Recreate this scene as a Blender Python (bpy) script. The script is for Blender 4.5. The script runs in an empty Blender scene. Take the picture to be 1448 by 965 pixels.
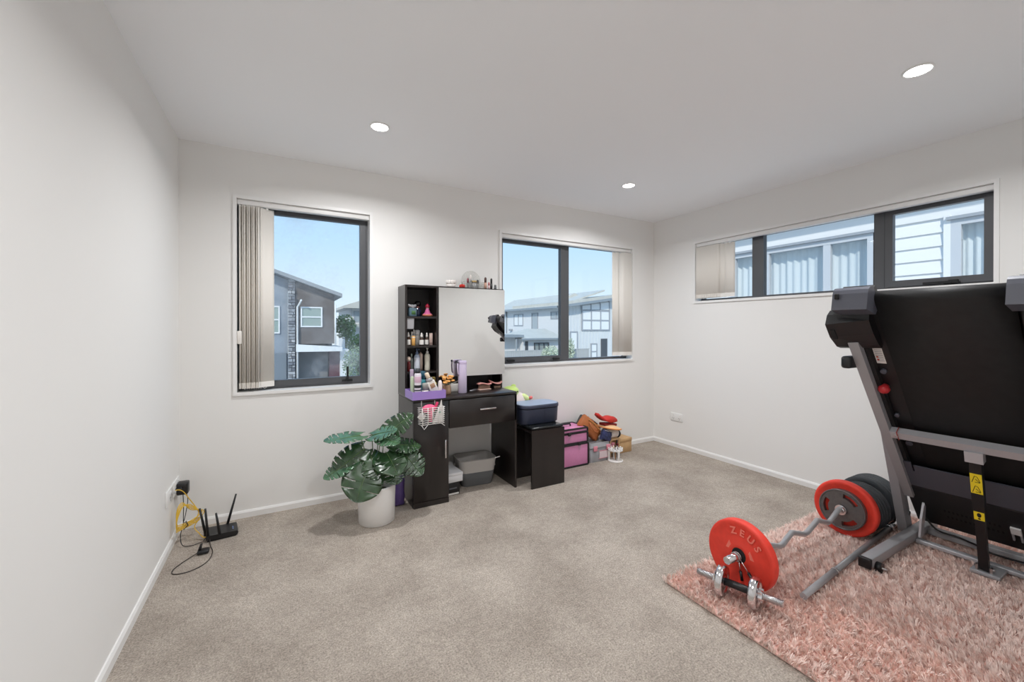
import bpy, bmesh, math, random
import numpy as np
from mathutils import Vector, Matrix, Euler

random.seed(7); rng = np.random.default_rng(11)
sc = bpy.context.scene
COL = sc.collection
PI = math.pi

def L(r, g, b):
    f = lambda c: (c / 255 / 12.92) if c <= 10 else ((c / 255 + 0.055) / 1.055) ** 2.4
    return (f(r), f(g), f(b))

# ------------------------------------------------------------------ camera
CAM = (0.5527, -3.1973, 1.2381)
cd = bpy.data.cameras.new('camera'); cam = bpy.data.objects.new('camera', cd); COL.objects.link(cam)
cam.location = CAM
cam.rotation_euler = (PI / 2 - 0.0033, 0, -0.5096)
cd.sensor_width = 36; cd.lens = 36 * 581.5 / 1448
cd.shift_y = -(482.5 - 466.1) / 1448
cd.clip_start = 0.02; cd.clip_end = 300
sc.camera = cam

# ------------------------------------------------------------------ colour management
vs = sc.view_settings
vs.view_transform = 'Standard'; vs.look = 'None'; vs.gamma = 1; vs.use_curve_mapping = False
vs.exposure = 0.0
cy = sc.cycles
cy.max_bounces = 16; cy.diffuse_bounces = 10; cy.glossy_bounces = 6; cy.transmission_bounces = 8; cy.transparent_max_bounces = 16
cy.use_denoising = True
cy.caustics_reflective = False; cy.caustics_refractive = False
cy.sample_clamp_indirect = 6

# ------------------------------------------------------------------ sky
w = bpy.data.worlds.new('sky'); sc.world = w; w.use_nodes = True
nt = w.node_tree; nt.nodes.clear()
tc = nt.nodes.new('ShaderNodeTexCoord'); sx = nt.nodes.new('ShaderNodeSeparateXYZ')
rp = nt.nodes.new('ShaderNodeValToRGB'); bg = nt.nodes.new('ShaderNodeBackground'); wo = nt.nodes.new('ShaderNodeOutputWorld')
nt.links.new(tc.outputs['Generated'], sx.inputs[0]); nt.links.new(sx.outputs['Z'], rp.inputs[0])
nt.links.new(rp.outputs[0], bg.inputs[0]); nt.links.new(bg.outputs[0], wo.inputs[0])
e = rp.color_ramp.elements
e[0].position = 0.0; e[0].color = (*L(232, 243, 250), 1)
e[1].position = 0.6; e[1].color = (*L(150, 200, 250), 1)
x_ = e.new(0.07); x_.color = (*L(216, 237, 254), 1)
x_ = e.new(0.19); x_.color = (*L(190, 225, 255), 1)
x_ = e.new(0.34); x_.color = (*L(174, 215, 255), 1)
bg.inputs[1].default_value = 1.1

sd = bpy.data.lights.new('sun', 'SUN'); so = bpy.data.objects.new('sun', sd); COL.objects.link(so)
sd.energy = 3.0; sd.angle = math.radians(3); sd.color = (1, 0.94, 0.84)
so.rotation_euler = Vector((0.62, 0.6, -0.6)).to_track_quat('-Z', 'Y').to_euler()

LAMP_W = 14.4     # watts of each ceiling downlight

# ------------------------------------------------------------------ materials
MATS = {}
def mat(name, col=(.5, .5, .5), rough=.5, metal=0., spec=.5, var=0., vscale=8., bump=0., bscale=60., alpha=None, emit=None, estr=0., coat=0., trans=0., stretch=None, sheen=0.):
    if name in MATS: return MATS[name]
    m = bpy.data.materials.new(name); m.use_nodes = True
    t = m.node_tree; p = t.nodes['Principled BSDF']
    p.inputs['Base Color'].default_value = (*col, 1); p.inputs['Roughness'].default_value = rough
    p.inputs['Metallic'].default_value = metal; p.inputs['Specular IOR Level'].default_value = spec
    if coat: p.inputs['Coat Weight'].default_value = coat
    if sheen: p.inputs['Sheen Weight'].default_value = sheen
    if trans: p.inputs['Transmission Weight'].default_value = trans
    if emit: p.inputs['Emission Color'].default_value = (*emit, 1); p.inputs['Emission Strength'].default_value = estr
    if var or bump:
        tc = t.nodes.new('ShaderNodeTexCoord'); mp = t.nodes.new('ShaderNodeMapping')
        t.links.new(tc.outputs['Object'], mp.inputs[0])
        if stretch: mp.inputs['Scale'].default_value = stretch
    if var:
        n = t.nodes.new('ShaderNodeTexNoise'); n.inputs['Scale'].default_value = vscale; n.inputs['Detail'].default_value = 5
        t.links.new(mp.outputs[0], n.inputs['Vector'])
        mr = t.nodes.new('ShaderNodeMapRange'); mr.inputs[1].default_value = .3; mr.inputs[2].default_value = .7
        mr.inputs[3].default_value = 1 - var; mr.inputs[4].default_value = 1 + var
        t.links.new(n.outputs[0], mr.inputs[0])
        mx = t.nodes.new('ShaderNodeVectorMath'); mx.operation = 'SCALE'; mx.inputs[0].default_value = col
        t.links.new(mr.outputs[0], mx.inputs['Scale']); t.links.new(mx.outputs[0], p.inputs['Base Color'])
    if bump:
        n = t.nodes.new('ShaderNodeTexNoise'); n.inputs['Scale'].default_value = bscale; n.inputs['Detail'].default_value = 3
        t.links.new(mp.outputs[0], n.inputs['Vector'])
        b = t.nodes.new('ShaderNodeBump'); b.inputs['Strength'].default_value = bump; b.inputs['Distance'].default_value = .01
        t.links.new(n.outputs[0], b.inputs['Height']); t.links.new(b.outputs[0], p.inputs['Normal'])
    MATS[name] = m
    return m

def glass_mat(name, tint=(1, 1, 1), refl=1.0, dirt=0.0):
    m = bpy.data.materials.new(name); m.use_nodes = True; t = m.node_tree; t.nodes.clear()
    out = t.nodes.new('ShaderNodeOutputMaterial'); tr = t.nodes.new('ShaderNodeBsdfTransparent'); tr.inputs[0].default_value = (*tint, 1)
    gl = t.nodes.new('ShaderNodeBsdfGlossy'); gl.inputs['Roughness'].default_value = .02
    fr = t.nodes.new('ShaderNodeLayerWeight'); fr.inputs[0].default_value = .5     # same from both sides of the pane
    pw_ = t.nodes.new('ShaderNodeMath'); pw_.operation = 'POWER'; pw_.inputs[1].default_value = 5
    t.links.new(fr.outputs['Facing'], pw_.inputs[0])
    ml = t.nodes.new('ShaderNodeMath'); ml.operation = 'MULTIPLY_ADD'; ml.inputs[1].default_value = .96 * refl; ml.inputs[2].default_value = .04 * refl
    mx = t.nodes.new('ShaderNodeMixShader')
    t.links.new(pw_.outputs[0], ml.inputs[0]); t.links.new(ml.outputs[0], mx.inputs[0])
    t.links.new(tr.outputs[0], mx.inputs[1]); t.links.new(gl.outputs[0], mx.inputs[2])
    last = mx
    if dirt:
        tcn = t.nodes.new('ShaderNodeTexCoord'); n = t.nodes.new('ShaderNodeTexNoise'); n.inputs['Scale'].default_value = 7; n.inputs['Detail'].default_value = 8; n.inputs['Roughness'].default_value = .7
        t.links.new(tcn.outputs['Object'], n.inputs['Vector'])
        n2 = t.nodes.new('ShaderNodeTexNoise'); n2.inputs['Scale'].default_value = 1.6
        t.links.new(tcn.outputs['Object'], n2.inputs['Vector'])
        mr = t.nodes.new('ShaderNodeMapRange'); mr.inputs[1].default_value = .5; mr.inputs[2].default_value = .78; mr.inputs[3].default_value = 0.03; mr.inputs[4].default_value = dirt
        ad = t.nodes.new('ShaderNodeMath'); ad.operation = 'MULTIPLY_ADD'; ad.inputs[1].default_value = .5
        t.links.new(n.outputs[0], ad.inputs[0]); 
        m2 = t.nodes.new('ShaderNodeMath'); m2.operation = 'MULTIPLY'; m2.inputs[1].default_value = .6
        t.links.new(n2.outputs[0], m2.inputs[0]); t.links.new(m2.outputs[0], ad.inputs[2])
        t.links.new(ad.outputs[0], mr.inputs[0])
        df = t.nodes.new('ShaderNodeBsdfDiffuse'); df.inputs[0].default_value = (.8, .83, .86, 1)
        tl = t.nodes.new('ShaderNodeBsdfTranslucent'); tl.inputs[0].default_value = (.8, .83, .86, 1)
        a = t.nodes.new('ShaderNodeMixShader'); t.links.new(df.outputs[0], a.inputs[1]); t.links.new(tl.outputs[0], a.inputs[2])
        mx2 = t.nodes.new('ShaderNodeMixShader'); t.links.new(mr.outputs[0], mx2.inputs[0]); t.links.new(mx.outputs[0], mx2.inputs[1]); t.links.new(a.outputs[0], mx2.inputs[2])
        last = mx2
    t.links.new(last.outputs[0], out.inputs[0])
    MATS[name] = m
    return m

def carpet_mat():
    m = bpy.data.materials.new('carpet'); m.use_nodes = True; t = m.node_tree; p = t.nodes['Principled BSDF']
    p.inputs['Roughness'].default_value = .95; p.inputs['Specular IOR Level'].default_value = .1
    tcn = t.nodes.new('ShaderNodeTexCoord')
    def noise(s, d, r=.5):
        n = t.nodes.new('ShaderNodeTexNoise'); n.inputs['Scale'].default_value = s; n.inputs['Detail'].default_value = d; n.inputs['Roughness'].default_value = r
        t.links.new(tcn.outputs['Object'], n.inputs['Vector']); return n
    big = noise(2.6, 6, .62); fine = noise(150, 3, .7); mid = noise(38, 3, .6)
    r1 = t.nodes.new('ShaderNodeValToRGB'); r1.color_ramp.elements[0].position = .36; r1.color_ramp.elements[1].position = .66
    r1.color_ramp.elements[0].color = (*[c * .40 for c in (.88, .76, .65)], 1); r1.color_ramp.elements[1].color = (*[c * .54 for c in (.89, .785, .68)], 1)
    t.links.new(big.outputs[0], r1.inputs[0])
    mr = t.nodes.new('ShaderNodeMapRange'); mr.inputs[1].default_value = .32; mr.inputs[2].default_value = .68; mr.inputs[3].default_value = .58; mr.inputs[4].default_value = 1.32
    t.links.new(fine.outputs[0], mr.inputs[0])
    mr2 = t.nodes.new('ShaderNodeMapRange'); mr2.inputs[1].default_value = .3; mr2.inputs[2].default_value = .7; mr2.inputs[3].default_value = .88; mr2.inputs[4].default_value = 1.12
    t.links.new(mid.outputs[0], mr2.inputs[0])
    mu = t.nodes.new('ShaderNodeMath'); mu.operation = 'MULTIPLY'; t.links.new(mr.outputs[0], mu.inputs[0]); t.links.new(mr2.outputs[0], mu.inputs[1])
    s = t.nodes.new('ShaderNodeVectorMath'); s.operation = 'SCALE'
    t.links.new(r1.outputs[0], s.inputs[0]); t.links.new(mu.outputs[0], s.inputs['Scale']); t.links.new(s.outputs[0], p.inputs['Base Color'])
    b = t.nodes.new('ShaderNodeBump'); b.inputs['Strength'].default_value = .7; b.inputs['Distance'].default_value = .006
    t.links.new(fine.outputs[0], b.inputs['Height']); t.links.new(b.outputs[0], p.inputs['Normal'])
    MATS['carpet'] = m; return m

M_wall = mat('wall_paint', (.835, .828, .812), .85, spec=.2, bump=.03, bscale=250)
M_ceil = mat('ceiling_paint', (.935, .945, .965), .9, spec=.15)
M_trim = mat('white_enamel', (.84, .835, .825), .4)
M_alu = mat('charcoal_aluminium', L(84, 85, 88), .42, .2)
M_alu2 = mat('dark_gasket', L(30, 31, 33), .5)
M_glass = glass_mat('window_glass', (.99, 1, 1), .35)
M_glassd = glass_mat('dusty_window_glass', (.99, 1, 1), .05, .26)
def fabric_mat(name, c, tr=.35):
    m = bpy.data.materials.new(name); m.use_nodes = True; t = m.node_tree; t.nodes.clear()
    o = t.nodes.new('ShaderNodeOutputMaterial'); d = t.nodes.new('ShaderNodeBsdfDiffuse'); k = t.nodes.new('ShaderNodeBsdfTranslucent'); x = t.nodes.new('ShaderNodeMixShader')
    d.inputs[0].default_value = (*c, 1); k.inputs[0].default_value = (*c, 1); x.inputs[0].default_value = tr
    t.links.new(d.outputs[0], x.inputs[1]); t.links.new(k.outputs[0], x.inputs[2]); t.links.new(x.outputs[0], o.inputs[0]); MATS[name] = m
    return m
M_slat = fabric_mat('blind_fabric', (.90, .865, .81), .14)
M_slatw = mat('blind_weight', (.82, .79, .745), .7)
M_carpet = carpet_mat()
M_wood = mat('espresso_wood', L(30, 24, 23), .34, spec=.5, coat=.25, var=.22, vscale=14, stretch=(1, 1, .12))
M_woodd = mat('espresso_back', L(30, 26, 26), .45)
M_chrome = mat('chrome', (.72, .72, .74), .16, 1.)
M_steel = mat('brushed_steel', (.62, .62, .63), .32, 1.)
M_silver = mat('silver_paint', L(188, 188, 192), .33, .25)
M_mirror = mat('mirror', (.93, .94, .93), .01, 1.)
M_black = mat('black_plastic', L(26, 26, 28), .42)
M_blackm = mat('black_matte', L(20, 20, 21), .75)
M_white = mat('white_plastic', (.84, .84, .83), .35)
M_whitec = mat('white_ceramic', (.88, .875, .865), .3)

# ------------------------------------------------------------------ mesh helpers
class MB:
    def __init__(s): s.v = []; s.f = []; s.sm = []
    def add(s, vs, fs, sm=False):
        o = len(s.v); s.v += [tuple(v) for v in vs]; s.f += [tuple(i + o for i in f) for f in fs]; s.sm += [sm] * len(fs); return s
    def box(s, lo, hi, R=None, c=None):
        x0, y0, z0 = lo; x1, y1, z1 = hi
        vs = [Vector(p) for p in ((x0, y0, z0), (x1, y0, z0), (x1, y1, z0), (x0, y1, z0), (x0, y0, z1), (x1, y0, z1), (x1, y1, z1), (x0, y1, z1))]
        if R is not None:
            c = Vector(c) if c is not None else sum(vs, Vector()) / 8
            vs = [R @ (v - c) + c for v in vs]
        return s.add(vs, [(0, 3, 2, 1), (4, 5, 6, 7), (0, 1, 5, 4), (1, 2, 6, 5), (2, 3, 7, 6), (3, 0, 4, 7)])
    def rbox(s, lo, hi, r=.01, seg=3, R=None, c=None):
        bm = bmesh.new(); bmesh.ops.create_cube(bm, size=1)
        d = [hi[i] - lo[i] for i in range(3)]; m = [(hi[i] + lo[i]) / 2 for i in range(3)]
        for v in bm.verts: v.co = Vector((v.co.x * d[0] + m[0], v.co.y * d[1] + m[1], v.co.z * d[2] + m[2]))
        bmesh.ops.bevel(bm, geom=bm.edges[:], offset=min(r, min(d) * .49), segments=seg, profile=.5, affect='EDGES')
        return s.frombm(bm, R, c if c is not None else m)
    def frombm(s, bm, R=None, c=(0, 0, 0), sm=True):
        bm.verts.index_update(); vs = [v.co.copy() for v in bm.verts]
        if R is not None:
            c = Vector(c); vs = [R @ (v - c) + c for v in vs]
        fs = [tuple(v.index for v in f.verts) for f in bm.faces]; bm.free()
        return s.add(vs, fs, sm)
    def cyl(s, p0, p1, r0, r1=None, n=20, cap=True, sm=True):
        p0 = Vector(p0); p1 = Vector(p1); r1 = r0 if r1 is None else r1
        a = (p1 - p0).normalized(); u = a.orthogonal().normalized(); w_ = a.cross(u)
        vs = []
        for p, r in ((p0, r0), (p1, r1)):
            for i in range(n):
                t = 2 * PI * i / n; vs.append(p + (u * math.cos(t) + w_ * math.sin(t)) * r)
        s.add(vs, [(i, (i + 1) % n, n + (i + 1) % n, n + i) for i in range(n)], sm)
        if cap:
            s.add(vs[:n], [tuple(reversed(range(n)))]); s.add(vs[n:], [tuple(range(n))])
        return s
    def lathe(s, prof, o=(0, 0, 0), ax=(0, 0, 1), n=24, sm=True, sq=None):
        o = Vector(o); a = Vector(ax).normalized()
        u = Vector((1, 0, 0)) if abs(a.z) > .99 else a.orthogonal().normalized(); w_ = a.cross(u)
        vs = []
        for r, h in prof:
            for i in range(n):
                t = 2 * PI * i / n; cx, sy = math.cos(t), math.sin(t)
                if sq: cx = math.copysign(abs(cx) ** sq, cx); sy = math.copysign(abs(sy) ** sq, sy)
                vs.append(o + a * h + (u * cx + w_ * sy) * max(r, 1e-5))
        m = len(prof)
        fs = [(j * n + i, j * n + (i + 1) % n, (j + 1) * n + (i + 1) % n, (j + 1) * n + i) for j in range(m - 1) for i in range(n)]
        s.add(vs, fs, sm)
        if prof[0][0] > 1e-4: s.add(vs[:n], [tuple(reversed(range(n)))])
        if prof[-1][0] > 1e-4: s.add(vs[-n:], [tuple(range(n))])
        return s
    def prism(s, poly, lo, hi, ax='y', sm=False):
        # poly in the two other axes, in order (x,z) for y, (y,z) for x, (x,y) for z
        mk = {'y': lambda a, b, c: (a, c, b), 'x': lambda a, b, c: (c, a, b), 'z': lambda a, b, c: (a, b, c)}[ax]
        n = len(poly); vs = [mk(a, b, lo) for a, b in poly] + [mk(a, b, hi) for a, b in poly]
        s.add(vs, [tuple(range(n)), tuple(reversed(range(n, 2 * n)))])
        return s.add(vs, [(i, (i + 1) % n, n + (i + 1) % n, n + i) for i in range(n)], sm)
    def tube(s, path, r, n=8, sm=True, closed=False):
        P = [Vector(p) for p in path]; m = len(P); rs = r if isinstance(r, (list, tuple)) else [r] * m
        up = None; vs = []
        for i, p in enumerate(P):
            if closed: a = (P[(i + 1) % m] - P[i - 1]).normalized()
            else: a = (P[min(i + 1, m - 1)] - P[max(i - 1, 0)]).normalized()
            if up is None: up = a.orthogonal().normalized()
            up = (up - a * up.dot(a)); up = up.normalized() if up.length > 1e-6 else a.orthogonal().normalized()
            w_ = a.cross(up)
            for k in range(n):
                t = 2 * PI * k / n; vs.append(p + (up * math.cos(t) + w_ * math.sin(t)) * rs[i])
        fs = [(j * n + i, j * n + (i + 1) % n, (j + 1) * n + (i + 1) % n, (j + 1) * n + i) for j in range(m - 1) for i in range(n)]
        if closed: fs += [((m - 1) * n + i, (m - 1) * n + (i + 1) % n, (i + 1) % n, i) for i in range(n)]
        s.add(vs, fs, sm)
        if not closed: s.add(vs[:n], [tuple(reversed(range(n)))]); s.add(vs[-n:], [tuple(range(n))])
        return s
    def ball(s, c, r, sc_=(1, 1, 1), n=16, m=10, R=None):
        vs = []; c = Vector(c)
        for j in range(m + 1):
            a = PI * j / m
            for i in range(n):
                t = 2 * PI * i / n; v = Vector((math.sin(a) * math.cos(t) * sc_[0], math.sin(a) * math.sin(t) * sc_[1], -math.cos(a) * sc_[2])) * r
                vs.append(c + (R @ v if R is not None else v))
        return s.add(vs, [(j * n + i, j * n + (i + 1) % n, (j + 1) * n + (i + 1) % n, (j + 1) * n + i) for j in range(m) for i in range(n)], True)
    def build(s, name, m, parent=None, world=False, label=None):
        me = bpy.data.meshes.new(name)
        off = Vector()
        if world and parent is not None:
            q = parent
            while q is not None: off += q.location; q = q.parent
        me.from_pydata([tuple(Vector(v) - off) for v in s.v], [], s.f)
        me.polygons.foreach_set('use_smooth', s.sm)
        bm = bmesh.new(); bm.from_mesh(me); bmesh.ops.remove_doubles(bm, verts=bm.verts, dist=1e-6)
        bmesh.ops.recalc_face_normals(bm, faces=bm.faces[:]); bm.to_mesh(me); bm.free()
        me.materials.append(m)
        o = bpy.data.objects.new(name, me); COL.objects.link(o)
        if parent is not None: o.parent = parent
        if label: o['label'] = label
        return o

def tag(o, label, cat, group=None, kind=None):
    o['label'] = label; o['category'] = cat
    if group: o['group'] = group
    if kind: o['kind'] = kind
    return o
def thing(name, label, cat, loc=(0, 0, 0), rz=0, group=None, rot=None, kind=None):
    o = bpy.data.objects.new(name, None); COL.objects.link(o); o.empty_display_size = .05
    o.location = loc; o.rotation_euler = rot if rot else (0, 0, rz)
    return tag(o, label, cat, group, kind)
def dup(root, loc=None, rz=None, label=None):
    r = root.copy(); COL.objects.link(r)
    if loc is not None: r.location = loc
    if rz is not None: r.rotation_euler = (0, 0, rz)
    if label: r['label'] = label
    for ch in root.children:
        c = ch.copy(); COL.objects.link(c); c.parent = r
        for g in ch.children:
            d = g.copy(); COL.objects.link(d); d.parent = c
    return r
def inst(o, parent, loc=(0, 0, 0), rot=(0, 0, 0)):
    c = o.copy(); COL.objects.link(c); c.parent = parent; c.location = loc; c.rotation_euler = rot; return c
def struct(name, mb, m, label=None, cat=None):
    o = mb.build(name, m); o['kind'] = 'structure'
    if label: o['label'] = label
    if cat: o['category'] = cat
    return o
def RX(a): return Matrix.Rotation(a, 3, 'X')
def RY(a): return Matrix.Rotation(a, 3, 'Y')
def RZ(a): return Matrix.Rotation(a, 3, 'Z')

# ================================================================== ROOM
W, H, YF = 4.131, 2.4, -3.5      # width, height, wall behind the camera
TH = .16
def holed(c0, c1, z0, z1, holes, put):
    xs = sorted({c0, c1, *[h[0] for h in holes], *[h[1] for h in holes]}); zs = sorted({z0, z1, *[h[2] for h in holes], *[h[3] for h in holes]})
    for a, b in zip(xs, xs[1:]):
        for c, d in zip(zs, zs[1:]):
            m_, k_ = (a + b) / 2, (c + d) / 2
            if not any(h[0] < m_ < h[1] and h[2] < k_ < h[3] for h in holes): put(a, b, c, d)
W1 = (.276, 1.144, .798, 2.1015); W2 = (2.2106, 3.8228, .8926, 2.0945); W3 = (-2.5046, -.5062, 1.482, 2.0942)
def inset(w_, t=.012): return (w_[0] + t, w_[1] - t, w_[2] + t, w_[3] - t)
mb = MB(); holed(-TH, W + TH, 0, H, [inset(W1), inset(W2)], lambda a, b, c, d: mb.box((a, 0, c), (b, TH, d)))
struct('wall_back', mb, M_wall, 'off white painted wall with two windows behind the vanity', 'wall')
mb = MB(); holed(YF, 0, 0, H, [inset(W3)], lambda a, b, c, d: mb.box((W, a, c), (W + TH, b, d)))
struct('wall_right', mb, M_wall, 'off white painted wall with the long high window', 'wall')
struct('wall_left', MB().box((-TH, YF, 0), (0, 0, H)), M_wall, 'plain off white wall with the yellow cables at its foot', 'wall')
struct('wall_front', MB().box((-TH, YF - TH, 0), (W + TH, YF, H)), M_wall, 'plain off white wall opposite the vanity', 'wall')
struct('ceiling', MB().box((-TH, YF - TH, H), (W + TH, TH, H + .15)), M_ceil, 'flat white ceiling with round downlights', 'ceiling')
struct('floor', MB().box((-TH, YF - TH, -.15), (W + TH, TH, 0)), M_carpet, 'taupe cut pile carpet covering the whole floor', 'carpet')
bh = .046
def bprof(): return [(0, 0), (.012, 0), (.012, bh - .012), (.006, bh), (0, bh)]
struct('baseboard_back', MB().prism([(-a, b) for a, b in bprof()], 0, W, 'x'), M_trim, 'white baseboard along the vanity wall', 'baseboard')
struct('baseboard_left', MB().prism(bprof(), YF, 0, 'y'), M_trim, 'white baseboard under the router outlet', 'baseboard')
struct('baseboard_right', MB().prism([(W - a, b) for a, b in bprof()], YF, 0, 'y'), M_trim, 'white baseboard under the long high window', 'baseboard')
struct('baseboard_front', MB().prism([(YF + a, b) for a, b in bprof()], 0, W, 'x'), M_trim, 'white baseboard opposite the vanity', 'baseboard')

# ---- windows: local u along the wall, d into the wall, z up
def window(name, w_, along, sashes, label, glass, handles=()):
    t = bpy.data.objects.new(name, None); COL.objects.link(t); tag(t, label, 'window', kind='structure')
    if along == 'x': t.location = (w_[0], 0, w_[2]); bx = lambda mb, u0, u1, d0, d1, z0, z1: mb.box((u0, d0, z0), (u1, d1, z1))
    else: t.location = (W, w_[1], w_[2]); bx = lambda mb, u0, u1, d0, d1, z0, z1: mb.box((d0, -u1, z0), (d1, -u0, z1))
    Wd, Hh = w_[1] - w_[0], w_[3] - w_[2]; k = .021; R = .085
    for nm, a in (('head_liner', (0, Wd, Hh - k, Hh)), ('sill_liner', (0, Wd, 0, k)), ('jamb_liner', (0, k, k, Hh - k)), ('jamb_liner', (Wd - k, Wd, k, Hh - k))):
        m_ = MB(); bx(m_, a[0], a[1], -.012, TH - .005, a[2], a[3]); m_.build(nm, M_trim, t)
    fr = MB(); u0, u1, z0, z1 = k, Wd - k, k, Hh - k
    fw_ = .022
    for a in ((u0, u1, z0, z0 + fw_), (u0, u1, z1 - fw_, z1), (u0, u0 + fw_, z0 + fw_, z1 - fw_), (u1 - fw_, u1, z0 + fw_, z1 - fw_)): bx(fr, a[0], a[1], R, R + .05, a[2], a[3])
    fr.build('frame', M_alu, t)
    for i, (a, b, kind) in enumerate(sashes):
        # kind: 'sash' opening light with its own frame, 'fixed'
        a += u0 if i == 0 else 0; b = min(b, u1)
        if i < len(sashes) - 1:
            mu = MB(); c_ = sashes[i + 1][0]; bx(mu, b, c_, R, R + .05, z0 + fw_, z1 - fw_); mu.build('mullion', M_alu, t)
        ga, gb, gz0, gz1 = a, b, z0 + .012, z1 - .012
        if kind == 'sash':
            s_ = MB(); q = .042; zz0, zz1 = z0 + .016, z1 - .016
            aa, bb = a + (.014 if i == 0 else 0), b - (.014 if i == len(sashes) - 1 else 0)
            for e_ in ((aa, bb, zz0, zz0 + q), (aa, bb, zz1 - q, zz1), (aa, aa + q, zz0 + q, zz1 - q), (bb - q, bb, zz0 + q, zz1 - q)): bx(s_, e_[0], e_[1], R - .008, R + .035, e_[2], e_[3])
            so_ = s_.build('sash', M_alu, t)
            g_ = MB(); bx(g_, aa - .004, aa - .0005, R - .003, R - .0005, zz0, zz1); bx(g_, bb + .0005, bb + .004, R - .003, R - .0005, zz0, zz1); g_.build('gasket', M_alu2, t)
            ga, gb, gz0, gz1 = aa + q, bb - q, zz0 + q, zz1 - q
        p = MB(); bx(p, ga, gb, R + .018, R + .024, gz0, gz1); p.build('pane', glass, t)
    for (u, z, kind) in handles:
        h = MB()
        bx(h, u - .035, u + .035, R - .022, R - .006, z, z + .014)
        if kind == 'up': bx(h, u - .007, u + .007, R - .030, R - .02, z + .005, z + .11)
        elif kind == 'side': bx(h, u - .13, u + .005, R - .034, R - .02, z + .004, z + .02); bx(h, u - .012, u + .03, R - .036, R - .018, z + .006, z + .026)
        else: bx(h, u - .05, u + .02, R - .034, R - .02, z + .006, z + .018)
        h.build('latch', M_blackm, t)
    return t
window('window_1', W1, 'x', [(0, .9, 'sash')], 'tall single pane charcoal framed window in white surround', M_glassd, [(.70, .045, 'up')])
m0 = 2.971 - W2[0]
window('window_2', W2, 'x', [(0, m0, 'sash'), (m0 + .06, 2, 'fixed')], 'two pane charcoal framed window beside the vanity mirror', M_glass, [(.16, .04, 'l'), (.66, .04, 'l')])
window('window_3', W3, 'y', [(0, 1.037 - .506, 'fixed'), (1.136 - .506, 1.902 - .506, 'fixed'), (1.965 - .506, 2.2, 'sash')], 'long high three pane charcoal framed window above the treadmill', M_glass, [(1.79, .032, 'side')])

# ---- vertical blinds (things hanging in the window reveals)
def slat_mesh(wd, h):
    m_ = MB(); n = 5
    vs = []; th = .0012
    for i in range(n):
        u = (i / (n - 1) - .5) * wd; c = .004 * (1 - (2 * u / wd) ** 2)
        for (dd, z) in ((c, 0), (c, -h), (c + th, -h), (c + th, 0)): vs.append((u, dd, z))
    fs = []
    for i in range(n - 1):
        a, b = i * 4, (i + 1) * 4
        for k in range(4): fs.append((a + k, a + (k + 1) % 4, b + (k + 1) % 4, b + k))
    m_.add(vs, fs, True); m_.add(vs[:4], [(0, 1, 2, 3)]); m_.add(vs[-4:], [(0, 1, 2, 3)])
    return m_
def blind(label, loc, rz, length, h, wd, spots, wand=None, chain=True):
    t = thing('vertical_blind', label, 'blind', loc, rz)
    MB().rbox((0, -.022, -.034), (length, .022, 0), .004, 2).build('headrail', M_trim, t)
    proto = pw = None
    for (u, ang) in spots:
        if proto is None:
            proto = slat_mesh(wd, h).build('slat', M_slat, t); proto.location = (u, 0, -.04); proto.rotation_euler = (0, 0, ang); so_ = proto
            pw = MB().box((-wd * .48, -.002, -h - .002), (wd * .48, .006, -h + .034)).build('weight', M_slatw, so_)
        else:
            so_ = proto.copy(); COL.objects.link(so_); so_.location = (u, 0, -.04); so_.rotation_euler = (0, 0, ang)
            pc = pw.copy(); COL.objects.link(pc); pc.parent = so_
        hg = MB().box((u - .006, -.004, -.048), (u + .006, .004, -.03)).build('hanger', M_white, t)
    if chain:
        c_ = MB(); us = [u for u, a in spots]
        pts = []
        for a, b in zip(us, us[1:]): pts += [(a, -.03, -h - .035), ((a + b) / 2, -.032, -h - .05)]
        pts.append((us[-1], -.03, -h - .035)); c_.tube(pts, .0015, 5); c_.build('linking_chain', M_white, t)
    if wand:
        MB().tube([(wand[0], -.03, -.03), (wand[0] + .002, -.034, -wand[1])], .002, 6).build('cord', M_white, t)
        MB().rbox((wand[0] - .012, -.046, -wand[1] - .085), (wand[0] + .014, -.026, -wand[1]), .003, 2).build('cord_weight', M_slatw, t)
    return t
blind('cream vertical blind stacked at the edge of the tall single pane window', (W1[0] + .022, .03, W1[3] - .022), 0, W1[1] - W1[0] - .044, 1.195, .089,
      [(.035 + .0128 * i, math.radians(62 + 6 * (i % 2))) for i in range(9)] + [(.168, math.radians(28))], wand=(.012, .86))
blind('cream vertical blind stacked at the edge of the two pane window', (W2[0] + .022, .03, W2[3] - .022), 0, W2[1] - W2[0] - .044, 1.08, .089,
      [(1.365, math.radians(-6))] + [(1.43 + .0105 * i, math.radians(-38 - 7 * (i % 2))) for i in range(11)])
blind('cream vertical blind stacked at the far end of the long high window', (W + .03, W3[1] - .022, W3[3] - .022), -PI / 2, W3[1] - W3[0] - .044, .50, .089,
      [(.035 + .0105 * i, math.radians(40 + 9 * (i % 2))) for i in range(22)] + [(.285, math.radians(12)), (.335, math.radians(12))])

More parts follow.
